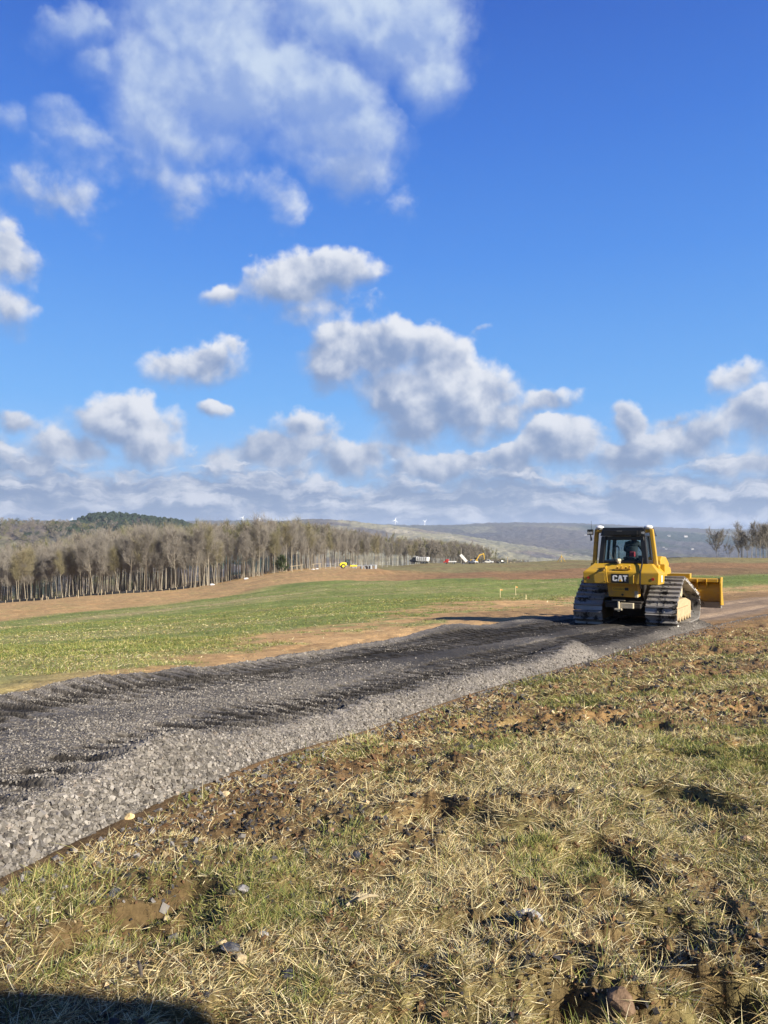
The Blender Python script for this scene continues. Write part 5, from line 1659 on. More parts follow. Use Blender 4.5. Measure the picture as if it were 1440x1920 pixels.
    # rollover posts, receivers, work lamps
    for s, x0, x1 in ((-1, -.93, -.84), (1, .92, .79)):
        q = MB(); a = .062
        y0 = .30
        q.hexa([(x0 - a, y0 - a, 1.86), (x0 + a, y0 - a, 1.86), (x0 + a, y0 + a, 1.86), (x0 - a, y0 + a, 1.86)], [(x1 - a, y0 - a, 2.98), (x1 + a, y0 - a, 2.98), (x1 + a, y0 + a, 2.98), (x1 - a, y0 + a, 2.98)])
        q.box(x0 - .10, x0 + .10, y0 - .10, y0 + .10, 1.80, 1.90)
        xx = sorted((x1 - s * .05, x1 - s * .22))
        q.box(xx[0], xx[1], y0 - .05, y0 + .05, 2.86, 2.97)
        p = q.build('rollover_post', YEL if s > 0 else YEL_D, root, .025)  # left post takes the browner yellow to stand for the cab's shade
        xg = x1 - s * .08
        q = MB(); q.tube((xg, y0, 2.985), (xg, y0, 3.02), .10, .13, 16); q.dome((xg, y0, 3.02), .135, .075, 16, 4); q.build('satellite_receiver', WHITE, p, smooth=False)
        q = MB()
        xo = x1 + s * .14 if s < 0 else x1 - .20
        q.box(xo - .10, xo + .06, y0 - .24, y0 - .10, 2.80, 2.97); q.box(xo - .03, xo + .03, y0 - .11, y0, 2.83, 2.90)
        q.tube((xo, y0 - .2, 2.80), (xo + .02, y0 - .2, 2.62), .022, .03, 8)
        lb = q.build('lamp_bracket', BLK, p, .01)
        for dx in (-.05, .03):
            l = MB(); l.tube((xo + dx, y0 - .24, 2.86), (xo + dx, y0 - .27, 2.86), .035, .04, 12); l.build('work_light', plain('lamp_lens', (.42, .42, .40), .2), lb)
        if s < 0:
            l = MB(); l.tube((xo - .04, y0, 2.97), (xo - .04, y0, 3.24), .006, .004, 6); l.build('antenna', BLK, p)
    # hood, exhaust
    q = MB(); q.prism([(1.52, 1.36), (3.75, 1.06), (3.85, 1.70), (3.6, 1.86), (1.52, 2.02)], -.50, .50, 'x'); q.build('hood', YEL, root, .05)
    q = MB(); q.tube((.12, 2.5, 1.9), (.12, 2.5, 2.62), .07, .06, 14); q.tube((.12, 2.5, 2.62), (.12, 2.38, 2.74), .06, .06, 14); q.build('exhaust_pipe', GREASE, root)
    # push arms and blade
    for s in (-1, 1):
        q = MB(); q.prism([(2.2, .40), (4.72, .30), (4.86, .55), (4.7, .78), (2.4, .62)], s * .56 - .07, s * .56 + .07, 'x'); q.build('push_arm', YEL_D, root, .02)
        q = MB(); q.tube((s * .42, 3.7, 1.40), (s * .42, 4.35, .98), .06, .06, 12); q.build('lift_cylinder', YEL_D, root)
        q = MB(); q.tube((s * .42, 4.35, .98), (s * .42, 4.84, .80), .032, .032, 10); q.build('cylinder_rod', CHROME, root)
    q = MB(); q.box(-.6, .6, 4.55, 4.75, .38, .72); q.build('cross_beam', YEL_D, root, .02)
    bw = 1.97
    z0 = .40
    prof = []
    n = 10
    for k in range(n + 1):                  # curved mouldboard section, front then back
        t_ = k / n; prof.append((5.12 + .22 * (2 * t_ - 1) ** 2 - .06, z0 + t_ * .92))
    back = [(y_ - .045, z_) for y_, z_ in prof]
    q = MB(); q.prism(back + prof[::-1], -bw, bw, 'x')
    q.prism([(4.93, z0 + .79), (5.16, z0 + .82), (5.20, z0 + .90), (4.93, z0 + .90)], -bw + .05, bw - .05, 'x')
    q.prism([(4.86, z0 + .14), (5.04, z0 + .10), (5.03, z0 + .55), (4.86, z0 + .50)], -1.25, 1.25, 'x')
    blade = q.build('blade', YEL_B, root, .008)
    for s in (-1, 1):
        q = MB()
        a, c_ = sorted((s * bw, s * (bw + .05)))
        q.prism([(4.95, z0 + .02), (5.46, z0 - .02), (5.36, z0 + .2), (5.20, z0 + .55), (5.34, z0 + .96), (5.0, z0 + .96), (4.93, z0 + .76)], a, c_, 'x')
        q.build('end_plate', YEL, blade, .008)
    q = MB(); q.hexa([(-bw, 5.14, z0 - .10), (bw, 5.14, z0 - .10), (bw, 5.40, z0 - .12), (-bw, 5.40, z0 - .12)], [(-bw, 5.10, z0 + .10), (bw, 5.10, z0 + .10), (bw, 5.25, z0 + .12), (-bw, 5.25, z0 + .12)]); q.build('cutting_edge', STEEL, blade)
    for x in (.2, .55, .9, 1.25, 1.55, -.2, -.55, -.9, -1.25, -1.55):
        q = MB(); q.prism([(4.80, z0 + .895), (5.08, z0 + .50), (5.08, z0 + .895)], x - .015, x + .015, 'x'); q.build('gusset', YEL, blade)
    q = MB(); q.prism([(5.06, z0 + .84), (5.30, z0 + .92), (5.34, z0 + 1.08), (5.04, z0 + 1.06)], -1.0, 1.0, 'x'); q.build('spill_guard', YEL, blade, .01)
    q = MB()
    for i, x in enumerate((.30, .36, .43)):
        q.path([(x, 3.5, 1.1), (x + .25, 4.2, 1.38 - .05 * i), (x + .5, 4.7, 1.05 - .06 * i), (x + .55, 4.93, .9 - .05 * i)], .022, 8)
    q.build('hose', YEL_D, root)
    q = MB(); q.path([(1.02, 5.03, z0 + .86), (1.02, 5.0, z0 + .66), (1.22, 4.99, z0 + .42), (1.20, 5.0, z0 + .2)], .014, 6); q.build('grease_line', plain('pale_line', (.62, .5, .22), .5), blade)
    return root
DOZER = build_dozer()

# ---- the operator, one continuous seated figure, head turned to the right
def build_operator():
    bm = bmesh.new()
    sk = bm.verts.layers.skin.verify()
    V = {}
    def v(name, co, r, link=None):
        w = bm.verts.new(co); w[sk].radius = r if isinstance(r, tuple) else (r, r); V[name] = w
        if link: bm.edges.new((V[link], w))
        return w
    v('pelvis', (0, 0, .12), (.17, .14)); V['pelvis'][sk].use_root = True
    v('belly', (0, -.01, .28), (.18, .15), 'pelvis'); v('chest', (0, .03, .46), (.205, .145), 'belly'); v('upper', (.01, .07, .57), (.17, .11), 'chest')
    v('neck', (.02, .09, .655), .058, 'upper'); v('jaw', (.035, .10, .72), (.072, .082), 'neck'); v('skull', (.03, .10, .80), (.085, .098), 'jaw'); v('crown', (.025, .09, .87), (.055, .06), 'skull')
    for s, n in ((-1, 'l'), (1, 'r')):
        v('sh' + n, (s * .19 + .01, .06, .55), .078, 'upper'); v('el' + n, (s * .29, .16, .34), .055, 'sh' + n); v('wr' + n, (s * .27, .40, .32), .036, 'el' + n); v('pa' + n, (s * .26, .48, .325), (.034, .02), 'wr' + n)
        for i, dx in enumerate((-.03, -.01, .01, .03)):
            v('f%d%s' % (i, n), (s * .26 + dx, .54, .325), .011, 'pa' + n); v('g%d%s' % (i, n), (s * .26 + dx, .56 - .004 * i, .295), .009, 'f%d%s' % (i, n))
        v('th' + n, (s * .26 - s * .045, .49, .31), .012, 'pa' + n)
        v('hp' + n, (s * .10, .06, .10), .10, 'pelvis'); v('kn' + n, (s * .15, .46, .12), .072, 'hp' + n); v('an' + n, (s * .15, .52, -.24), .045, 'kn' + n); v('to' + n, (s * .16, .66, -.28), .04, 'an' + n)
    me = bpy.data.meshes.new('person'); bm.to_mesh(me); bm.free()
    o = bpy.data.objects.new('person', me); COL.objects.link(o)
    o.modifiers.new('skin', 'SKIN').use_smooth_shade = True
    sb = o.modifiers.new('sub', 'SUBSURF'); sb.levels = 1; sb.render_levels = 2
    me.materials.append(plain('work_jacket', (.03, .032, .038), .9))
    th = R(32)
    M = DOZER.matrix_basis
    o.location = M @ Vector((.10, .74, 1.975)); o.rotation_euler = (0, 0, -th - .15)
    def part(name, mb, mat, **k):
        return mb.build(name, mat, o, **k)
    hd = MB()
    # face turned to the machine's right: nose, brow, ear; cap over the hair
    hd.hexa([(.115, .10, .735), (.125, .125, .735), (.10, .14, .735), (.095, .11, .735)], [(.105, .105, .79), (.11, .12, .79), (.10, .13, .79), (.095, .11, .79)])
    part('nose', hd, plain('skin_tone', (.42, .25, .17), .6))
    cp_ = MB(); cp_.dome((.03, .10, .815), .102, .09, 16, 5); cp_.hexa([(.09, .04, .815), (.21, .08, .805), (.20, .19, .805), (.08, .18, .815)], [(.09, .04, .83), (.20, .08, .818), (.19, .19, .818), (.08, .18, .83)])
    part('cap', cp_, plain('dark_cap', (.02, .02, .025), .9), smooth=False)
    ps = MB(); ps.box(.0, .17, -.20, -.12, .15, .31)
    part('vest_panel', ps, plain('red_cloth', (.45, .03, .04), .8), bevel=.02)
    tag(o, 'person in dark work clothes seated in the bulldozer cab, head turned right', 'person')
build_operator()
# ------------------------------------------------------------------ machines and vehicles far across the field
def place(root, px, d, heading, dz=0.0):
    """heading: degrees clockwise from straight away"""
    x = (px - 720) / F * d
    # rest on the ground under four points
    root.location = (x, d, ground_z([x], [d])[0][0] + dz)
    root.rotation_euler = (0, 0, -R(heading))

def wheel(parent, x, y, r, w, rim=None, name='wheel'):
    q = MB(); s = w / 2
    q.tube((x - s, y, r), (x + s, y, r), r, r, 20)
    t = q.build(name, RUBBER, parent, .03)
    q = MB(); q.tube((x - s - .015, y, r), (x + s + .015, y, r), r * .55, r * .55, 16); q.build('rim', rim or plain('rim_grey', (.45, .45, .45), .4, .5), t)
    return t

def pickup(body_mat, label, group, long_bed=True):
    e = empty('pickup_truck'); tag(e, label, 'pickup truck', group)
    q = MB(); W = .95
    q.prism([(-2.75, .45), (2.65, .42), (2.75, .62), (2.72, .98), (2.55, 1.08), (1.25, 1.16), (-2.75, 1.16)], -W, W, 'x')
    q.build('body', body_mat, e, .06)
    q = MB(); q.hexa([(-.86, -.72, 1.165), (.86, -.72, 1.165), (.86, 1.35, 1.165), (-.86, 1.35, 1.165)], [(-.70, -.60, 1.86), (.70, -.60, 1.86), (.70, .55, 1.86), (-.70, .55, 1.86)])
    cab = q.build('cab', body_mat, e, .05)
    for pts in ([(-.76, 1.33, 1.22), (.76, 1.33, 1.22), (.64, .64, 1.79), (-.64, .64, 1.79)], [(.70, -.725, 1.24), (-.70, -.725, 1.24), (-.62, -.635, 1.76), (.62, -.635, 1.76)],
                [(.868, -.55, 1.22), (.868, .98, 1.22), (.728, .45, 1.78), (.728, -.48, 1.78)], [(-.868, .98, 1.22), (-.868, -.55, 1.22), (-.728, -.48, 1.78), (-.728, .45, 1.78)]):
        q = MB(); slot_pane(q, pts, -.012); q.build('window', DGLASS, cab)
    q = MB(); q.box(-W + .10, W - .10, -2.66, -.85, 1.163, 1.175); q.build('bed_floor', BLK, e)
    q = MB(); q.box(-.72, .72, 2.755, 2.79, .62, .92); q.build('grille', BLK, e)
    for s in (-1, 1):
        a, b = sorted((s * .74, s * .93)); q = MB(); q.box(a, b, 2.74, 2.785, .72, .92); q.build('headlight', plain('lamp_clear', (.7, .7, .7), .15), e)
        q = MB(); q.box(a, b, -2.775, -2.74, .75, 1.08); q.build('tail_light', RED_L, e)
        for y in (-1.65, 1.75): wheel(e, s * .84, y, .40, .27)
        q = MB(); a, b = sorted((s * .96, s * 1.14)); q.box(a, b, .92, 1.02, 1.2, 1.4); q.build('mirror', BLK, e)
    q = MB(); q.box(-.95, .95, 2.72, 2.86, .40, .56); q.build('bumper', CHROME, e, .02)
    return e

def build_site():
    g1 = 'white pickup trucks on the far field'
    a = pickup(WHITE, 'white pickup truck parked facing us in front of the yellow excavator', g1); place(a, 887, 372, 150)
    b = pickup(WHITE, 'white pickup truck parked side-on just right of the yellow excavator', g1); place(b, 915, 396, 105)
    c = pickup(plain('dark_car_paint', (.02, .022, .022), .3), 'black pickup truck parked right of the white ones at the field edge', 'dark vehicles on the far field'); place(c, 940, 384, 70)
    c.scale = (.85, .85, .85)
    # soil compactor
    e = empty('soil_compactor'); tag(e, 'bright yellow drum roller standing at the left end of the gravel lane', 'road roller')
    Y2 = paint('bright_yellow', (.66, .52, .03), .4, (.3, .22, .12), .15)
    q = MB(); q.prism([(-2.8, .75), (-.9, .75), (-.5, 1.2), (-.6, 1.75), (-1.4, 2.05), (-2.5, 1.85), (-2.9, 1.4)], -.85, .85, 'x'); q.build('engine_housing', Y2, e, .08)
    q = MB(); q.box(-1.05, 1.05, .55, .85, .65, 1.15); q.box(-1.06, -.90, .5, 2.7, .6, 1.05); q.box(.90, 1.06, .5, 2.7, .6, 1.05); q.box(-1.05, 1.05, 2.45, 2.75, .62, 1.12); q.build('drum_frame', Y2, e, .04)
    q = MB(); q.tube((-.88, 1.62, .74), (.88, 1.62, .74), .74, .74, 30); q.build('drum', plain('drum_steel', (.3, .28, .25), .5, .5), e, .01)
    q = MB()
    for x in (-.7, .7):
        for y in (-.65, .4): q.box(x - .04, x + .04, y - .04, y + .04, 1.15, 2.75)
    q.box(-.72, .72, -.65, .42, 1.12, 1.25)
    cb = q.build('cab', BLK, e); q = MB(); q.box(-.85, .85, -.85, .6, 2.76, 2.88); q.build('roof', BLK, cb, .03)
    for pts in ([(.7, -.6, 1.3), (.7, .35, 1.3), (.7, .35, 2.7), (.7, -.6, 2.7)], [(-.7, .35, 1.3), (-.7, -.6, 1.3), (-.7, -.6, 2.7), (-.7, .35, 2.7)], [(-.65, .4, 1.3), (.65, .4, 1.3), (.65, .4, 2.7), (-.65, .4, 2.7)]):
        q = MB(); slot_pane(q, pts); q.build('window', GLASS, cb)
    q = MB(); q.box(-.25, .25, -.45, .0, 1.26, 2.05); q.build('seat', BLK, cb, .05)
    for s in (-1, 1): wheel(e, s * .82, -1.7, .74, .5, Y2)
    place(e, 653, 250, 80)
    # dump truck
    def dump_truck(label, bed_mat, cab_mat):
        e = empty('dump_truck'); tag(e, label, 'dump truck')
        q = MB(); q.box(-.45, .45, -4.2, 3.6, .75, 1.05); q.build('chassis', BLK, e)
        q = MB(); q.prism([(1.75, 1.0), (3.7, 1.0), (3.9, 1.25), (3.85, 1.75), (2.75, 2.0), (2.45, 2.85), (.95, 2.9), (.95, 1.0)], -1.1, 1.1, 'x'); cb = q.build('cab', cab_mat, e, .08)
        for pts in ([(-.95, 2.80, 2.0), (.95, 2.80, 2.0), (.92, 2.50, 2.78), (-.92, 2.50, 2.78)], [(1.112, 1.2, 1.95), (1.112, 2.55, 1.95), (1.112, 2.32, 2.7), (1.112, 1.2, 2.7)], [(-1.112, 2.55, 1.95), (-1.112, 1.2, 1.95), (-1.112, 1.2, 2.7), (-1.112, 2.32, 2.7)]):
            q = MB(); slot_pane(q, pts, .015); q.build('window', DGLASS, cb)
        q = MB(); q.box(-.8, .8, 3.9, 3.94, 1.1, 1.7); q.build('grille', CHROME, cb)
        for s in (-1, 1):
            q = MB(); q.box(s * .95 - .12, s * .95 + .12, 3.86, 3.93, 1.2, 1.4); q.build('headlight', plain('lamp_clear', (.7, .7, .7), .15), cb)
            q = MB(); q.tube((s * 1.0, .88, 1.2), (s * 1.0, .88, 3.2), .08, .08, 10); q.build('exhaust_stack', CHROME, cb)
        q = MB(); q.hexa([(-1.1, -4.4, 1.25), (1.1, -4.4, 1.25), (1.1, .7, 1.25), (-1.1, .7, 1.25)], [(-1.25, -4.6, 2.95), (1.25, -4.6, 2.95), (1.25, .75, 2.95), (-1.25, .75, 2.95)])
        q.box(-1.2, 1.2, .76, 1.9, 3.0, 3.08)
        for k in range(6):
            yy = -4.2 + k * .93
            q.box(-1.30, -1.22, yy, yy + .1, 1.3, 2.9); q.box(1.22, 1.30, yy, yy + .1, 1.3, 2.9)
        q.build('dump_bed', bed_mat, e, .03)
        for s in (-1, 1):
            wheel(e, s * .98, 2.75, .52, .32, CHROME)
            for y in (-3.3, -2.1): wheel(e, s * .9, y, .52, .55, CHROME)
        return e
    dt = dump_truck('dark-cabbed dump truck with a big white bed, left of the vehicle row', WHITE, plain('dark_blue_paint', (.025, .03, .045), .3)); place(dt, 785, 330, -62)
    # red truck with a white load
    e = empty('flatbed_truck'); tag(e, 'small red truck with a white flat bed between dump truck and tipped trailer', 'truck')
    q = MB(); q.prism([(.9, .55), (2.7, .55), (2.8, 1.1), (1.95, 1.35), (1.6, 2.15), (.6, 2.2), (.6, .55)], -.95, .95, 'x'); cb = q.build('cab', plain('red_paint', (.42, .03, .025), .35), e, .06)
    q = MB(); slot_pane(q, [(-.8, 2.01, 1.38), (.8, 2.01, 1.38), (.78, 1.68, 2.08), (-.78, 1.68, 2.08)], .012); q.build('window', DGLASS, cb)
    q = MB(); q.box(-1.05, 1.05, -2.9, .5, .85, 1.0); q.box(-1.05, 1.05, -2.9, .5, 1.0, 1.3); q.build('flat_bed', WHITE, e, .03)
    for s in (-1, 1):
        for y in (-1.9, 1.7): wheel(e, s * .85, y, .42, .3)
    place(e, 843, 352, -75)
    # tipped trailer
    e = empty('dump_trailer'); tag(e, 'white dump trailer with its bed tipped up, between red truck and pickup', 'trailer')
    Mt = Matrix.Translation((0, -2.0, 1.0)) @ Matrix.Rotation(R(48), 4, 'X')
    q = MB(); q.box(-1.05, 1.05, 0, 4.3, 0, .12, Mt); q.box(-1.05, -.97, 0, 4.3, .12, 1.15, Mt); q.box(.97, 1.05, 0, 4.3, .12, 1.15, Mt); q.box(-.97, .97, 4.2, 4.3, .12, 1.15, Mt); q.build('dump_bed', WHITE, e, .02)
    q = MB(); q.box(-.5, .5, -2.2, 2.6, .6, .8); q.tube((0, .6, .8), (0, -.1, 2.6), .09, .07, 10); q.build('chassis', BLK, e)
    for s in (-1, 1):
        for y in (-1.2, -.3): wheel(e, s * 1.0, y, .42, .3)
    place(e, 865, 362, -80)
    # excavator
    e = empty('excavator'); tag(e, 'yellow excavator with raised boom and hanging stick behind the white pickups', 'excavator')
    for s in (-1, 1):
        q = MB(); pr = hull2([(yc + .45 * math.cos(k * .3), .45 + .45 * math.sin(k * .3)) for yc in (-1.5, 1.5) for k in range(21)]); q.prism(pr, s * 1.2 - .32, s * 1.2 + .32, 'x'); q.build('track', GREASE, e)
    q = MB(); q.tube((0, 0, .55), (0, 0, 1.05), .75, .75, 20); q.build('turntable', BLK, e)
    q = MB(); q.prism([(-2.6, 1.1), (1.2, 1.1), (1.3, 1.75), (-.2, 1.85), (-2.5, 2.15), (-2.75, 1.5)], -1.35, 1.35, 'x'); q.build('house', YEL, e, .05)
    q = MB(); q.prism([(-.1, 1.86), (1.45, 1.80), (1.55, 2.2), (1.1, 3.0), (-.1, 3.05)], -1.34, -.42, 'x'); cb = q.build('cab', BLK, e, .05)
    q = MB(); slot_pane(q, [(-.42, .0, 1.95), (-.42, 1.35, 1.95), (-.42, 1.0, 2.9), (-.42, .0, 2.9)], -.01); q.build('window', DGLASS, cb)
    q = MB(); q.prism([(.6, 1.7), (1.0, 1.6), (2.6, 3.9), (4.6, 4.75), (4.5, 5.1), (2.2, 4.45)], -.22, .22, 'x'); q.build('boom', YEL, e, .03)
    q = MB(); q.prism([(4.25, 5.3), (4.75, 5.2), (4.95, 4.6), (5.15, 1.9), (4.9, 1.9), (4.4, 4.7)], -.17, .17, 'x'); q.build('stick', YEL, e, .03)
    q = MB(); q.prism([(4.85, 1.9), (5.2, 1.85), (5.3, 1.2), (4.6, .55), (4.1, .8), (4.3, 1.3)], -.5, .5, 'x'); q.build('bucket', GREASE, e, .03)
    q = MB(); q.tube((.28, 1.2, 1.7), (.28, 2.4, 3.6), .08, .06, 10); q.tube((-.28, 1.2, 1.7), (-.28, 2.4, 3.6), .08, .06, 10); q.tube((0, 2.6, 4.65), (0, 4.3, 5.25), .08, .06, 10); q.build('boom_cylinder', CHROME, e)
    place(e, 890, 392, 82)
    # pipe / timber pile by the black pickup
    for i, (px, dd, an, lab) in enumerate(((951, 378, 60, 'tan upright post leaning beside the black pickup'), (957, 380, 100, 'low pale pile of timber right of the black pickup'), (964, 381, 95, 'short dark and tan log lying at the right of the timber pile'))):
        q = MB()
        if i == 0: q.tube((0, 0, -.2), (.25, 0, 3.0), .17, .15, 10)
        elif i == 1:
            for k in range(5): q.tube((-1.5, -.4 + .2 * k, .15 + .13 * (k % 2)), (1.5, -.4 + .2 * k, .15 + .13 * (k % 2)), .13, .12, 8)
        else:
            q.tube((-1.1, 0, .3), (1.1, 0, .35), .3, .26, 12); q.tube((.6, .3, .2), (1.7, .3, .2), .2, .2, 10)
        o = q.build(('post', 'timber_pile', 'log')[i], plain('weathered_timber', (.42, .34, .2), .9), None)
        place(o, px, dd, an); tag(o, lab, ('post', 'timber', 'log')[i])
    # yellow trestle on the crest
    e = empty('trestle'); tag(e, 'yellow three-legged trestle standing on the field crest left of the bulldozer', 'trestle')
    for a in (0, 120, 240):
        q = MB(); q.tube((0, 0, 2.6), (2.0 * math.cos(R(a + 15)), 2.0 * math.sin(R(a + 15)), -.15), .13, .12, 8); q.build('leg', YEL, e)
    q = MB(); q.tube((0, 0, 2.45), (0, 0, 3.1), .13, .08, 8); q.build('head', YEL, e)
    place(e, 1052, 330, 0)
    # concrete box culverts behind the roller
    conc = plain('concrete', (.30, .31, .33), .9, 0, .3, .2, 2)
    for px, dd, an, lab in ((672, 268, 78, 'grey concrete box culvert directly behind the yellow roller'), (684.5, 270, 78, 'middle grey concrete box culvert of the row behind the roller'), (691, 262, 62, 'concrete box culvert with a square dark opening, second from the right of its row'), (699, 263, 60, 'concrete box culvert with a wide pale rim at the right end of its row')):
        q = MB(); w, h, l, t = 1.15, 1.55, 1.05, .24
        q.box(-w, w, -l, l, 0, t); q.box(-w, w, -l, l, h - t, h); q.box(-w, -w + t, -l, l, t, h - t); q.box(w - t, w, -l, l, t, h - t)
        o = q.build('box_culvert', conc, None, .03); place(o, px, dd, an + 90 if px < 690 else an - 45); tag(o, lab, 'culvert', 'concrete box culverts by the lane')
    # pale wrapped bundles / rocks on the bank
    for px, dd, s, lab in ((588, 300, .9, 'white wrapped bundle on the bank below the rail posts'), (594, 302, .8, 'flat white sheet pile on the bank, right of the white bundle'), (463, 268, .8, 'pale cut stone pile at the foot of the wood edge'), (398, 262, .8, 'white rubble heap at the end of the silt fence')):
        me = rock_mesh('rubble_heap', int(px), (s * 1.4, s * .8, s * .55), (.6, .6, .58)); o = bpy.data.objects.new('rubble_heap', me); COL.objects.link(o); place(o, px, dd, 20, .1); tag(o, lab, 'heap')
    # timber rail frames
    wood = plain('pale_timber', (.42, .35, .24), .85)
    for (pa, pb, dd, lab) in ((548, 566, 302, 'slanting timber rail on two posts at the foot of the wood'), (588, 600, 306, 'small timber goalpost frame right of the slanting rail')):
        e = empty('rail_frame'); tag(e, lab, 'rail frame', 'timber frames at the wood foot')
        xa, xb = (pa - 720) / F * dd, (pb - 720) / F * dd; za, zb_ = gz(xa, dd), gz(xb, dd)
        for x, z in ((xa, za), (xb, zb_)):
            q = MB(); q.tube((x, dd, z - .3), (x, dd, z + 2.4), .13, .12, 7); q.build('post', wood, e)
        q = MB(); q.tube((xa - .6, dd, za + 2.2), (xb + .6, dd, zb_ + 2.4), .12, .12, 7); q.build('rail', wood, e)
    # silt fence along the wood edge: black cloth on stakes
    cloth = plain('black_geotextile', (.015, .015, .017), .9); stake = plain('stake_timber', (.46, .38, .26), .85)
    e = empty('silt_fence'); tag(e, 'long black silt fence on pale stakes along the foot of the wood', 'fence')
    pts = []
    for px in np.linspace(-40, 352, 60):
        dd = np.interp(px, *zip(*DIST_LINE)) - 14 + 1.2 * math.sin(px * .05); x = (px - 720) / F * dd; pts.append((x, dd, gz(x, dd)))
    V, F_ = [], []
    for x, y, z in pts: V += [(x, y, z - .2), (x, y, z + .85), (x, y + .03, z + .85), (x, y + .03, z - .2)]
    for i in range(len(pts) - 1):
        for k in range(4): F_.append((4 * i + k, 4 * i + (k + 1) % 4, 4 * i + 4 + (k + 1) % 4, 4 * i + 4 + k))
    fast_mesh('fabric', np.array(V), np.array(F_), cloth, None, False, e)
    for i in range(0, len(pts), 2):
        x, y, z = pts[i]; h = random.uniform(.9, 1.3)
        q = MB(); q.box(x - .07, x + .07, y - .16, y - .04, z - .3, z + h); q.build('stake', stake, e)
    # survey stakes on the tan bank below it
    for px, row, d, h, lab in ((82, 1124, 240, 1.5, 'survey stake on the orange bank, leftmost of two close together'), (90, 1123, 242, 1.2, 'shorter survey stake just right of the leftmost one'), (149, 1121, 220, 1.9, 'tall survey stake alone on the tan bank'), (192, 1113, 250, 1.6, 'survey stake right of the tall lone one near the silt fence')):
        x = (px - 720) / F * d; z = gz(x, d); q = MB(); q.box(-.07, .07, -.05, .05, -.3, h * 1.2); o = q.build('survey_stake', stake); o.location = (x, d, z); tag(o, lab, 'stake', 'survey stakes on the bank')
    # wire fence behind the lane
    e = empty('wire_fence'); tag(e, 'thin wire fence on grey posts running behind the lane from wood to dump truck', 'fence')
    gp = plain('galvanised', (.45, .46, .46), .5, .4); w = MB(); prev = None
    for px in np.linspace(610, 852, 26):
        dd = np.interp(px, [610, 660, 720, 800, 852], [300, 305, 335, 372, 392]); x = (px - 720) / F * dd; z = gz(x, dd)
        q = MB(); q.tube((x, dd, z - .3), (x, dd, z + 2.5), .07, .07, 6); q.build('post', gp, e)
        if prev:
            for h in (.5, 1.2, 1.9, 2.4): w.tube((prev[0], prev[1], prev[2] + h), (x, dd, z + h), .018, .018, 4, False)
        prev = (x, dd, z)
    w.build('wires', gp, e)
    # black cloth strip and utility pole behind
    x = (864.5 - 720) / F * 430; z = gz(x, 430); q = MB(); q.tube((x, 430, z - .5), (x, 430, z + 9.5), .17, .12, 8); o = q.build('utility_pole', plain('pole_wood', (.4, .36, .3), .9)); tag(o, 'slim pale utility pole behind the tipped trailer', 'pole')
    # flagged survey stakes in the near meadow
    for px, row, lab in ((938, 1119.5, 'survey stake with orange flag in the meadow, left and nearer of the two'), (967, 1114.5, 'survey stake with orange ribbon in the meadow, right and farther of the two')):
        x, y = ground_hit(px, row); z = gz(x, y); h = 17.5 / F * y
        e = empty('survey_stake', (x, y, z)); tag(e, lab, 'stake', 'flagged survey stakes in the meadow')
        q = MB(); q.box(-.018, .018, -.012, .012, -.1, h); q.build('stick', plain('lath', (.62, .52, .30), .8), e)
        q = MB(); q.add([(.02, .013, h - .02), (.02, .013, h - .12), (.20, .03, h - .12), (.17, .05, h - .06), (.02, .019, h - .02), (.02, .019, h - .12), (.20, .036, h - .12), (.17, .056, h - .06)], [(0, 1, 2, 3), (7, 6, 5, 4), (0, 4, 5, 1), (1, 5, 6, 2), (2, 6, 7, 3), (3, 7, 4, 0)]); q.build('flag', plain('flag_orange', (.62, .26, .07), .7), e)
    x, y = ground_hit(986.5, 1127); q = MB(); q.box(-.02, .02, -.015, .015, -.1, .36); o = q.build('survey_stake', plain('lath', (.62, .52, .30), .8)); o.location = (x, y, gz(x, y)); tag(o, 'short bare survey stake below the flagged pair in the meadow', 'stake', 'flagged survey stakes in the meadow')
    # vehicle added out of view; its roof throws the rounded shadow at the bottom edge
    e = empty('shadow_van'); tag(e, 'grey van put unseen beside the photographer to throw the rounded shadow at the bottom edge', 'shadow_van')
    sp = plain('grey_car_paint', (.1, .105, .11), .3, .3)
    q = MB(); q.prism([(-4.7, .45), (.05, .45), (.12, .75), (.08, 1.05), (-3.3, 1.08), (-4.65, .98), (-4.8, .7)], -.92, .92, 'x'); q.build('body', sp, e, .08)
    q = MB(); secs = []
    ring = []
    for (y, hw, z) in ((.02, .84, 1.085), (-.16, .70, 1.72), (-.38, .60, 1.84), (-.80, .62, 1.86), (-1.9, .60, 1.83), (-2.5, .60, 1.70), (-3.2, .76, 1.085)):
        ring.append([(-hw, y, z), (-hw * .55, y + .05 * (y > -1), z + .025), (0, y + .07 * (y > -1), z + .035), (hw * .55, y + .05 * (y > -1), z + .025), (hw, y, z)])
    vs = [p for r_ in ring for p in r_]; low = [(-.86, 0.02, 1.084), (.86, 0.02, 1.084), (.84, -3.2, 1.084), (-.84, -3.2, 1.084)]
    fs = [(i * 5 + k, i * 5 + k + 1, i * 5 + 6 + k, i * 5 + 5 + k) for i in range(len(ring) - 1) for k in range(4)]
    fs += [tuple(i * 5 for i in range(len(ring))), tuple(i * 5 + 4 for i in range(len(ring)))[::-1]]
    q.add(vs, fs); q.build('cab', sp, e, .0)
    for s in (-1, 1):
        for y in (-.9, -3.75): wheel(e, s * .8, y, .37, .25)
    e.location = (SHADOW_VAN[0], SHADOW_VAN[1], gbase(SHADOW_VAN[0], SHADOW_VAN[1] - 1.5)[0]); e.rotation_euler = (0, 0, R(SHADOW_VAN[2])); e.scale = (1.1, 1.2, 1.5)
SHADOW_VAN = (2.73, -.55, 4)
build_site()
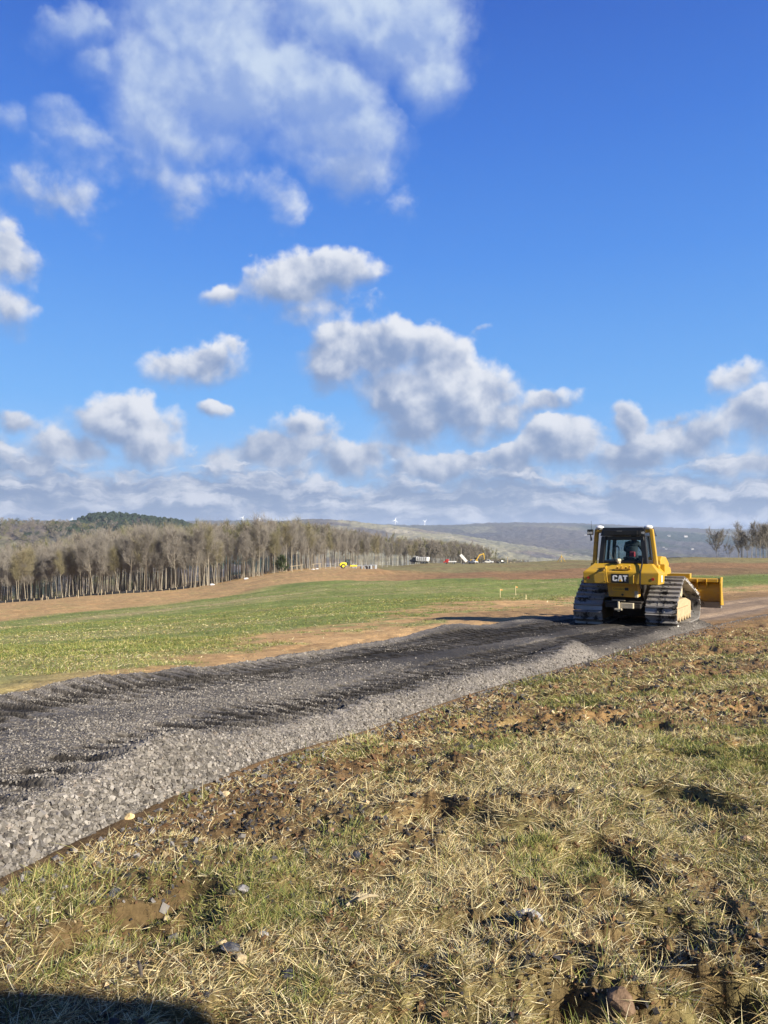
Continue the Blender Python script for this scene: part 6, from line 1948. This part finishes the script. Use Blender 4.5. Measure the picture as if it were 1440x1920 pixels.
# ------------------------------------------------------------------ air between us and the far hills
def build_haze():
    q = MB(); q.box(-14000, 14000, -1500, 13000, -130, 305)
    m, N = mat_new('haze_air')
    v = N.new('ShaderNodeVolumePrincipled')
    v.inputs['Color'].default_value = (.62, .74, .95, 1); v.inputs['Density'].default_value = HAZE; v.inputs['Anisotropy'].default_value = .1
    o_ = N.new('ShaderNodeOutputMaterial'); N.link(v.outputs[0], o_.inputs['Volume'])
    o = q.build('haze', m); tag(o, 'thin blue air between the field and the far hills', 'haze', kind='stuff')
HAZE = 7.5e-5
build_haze()
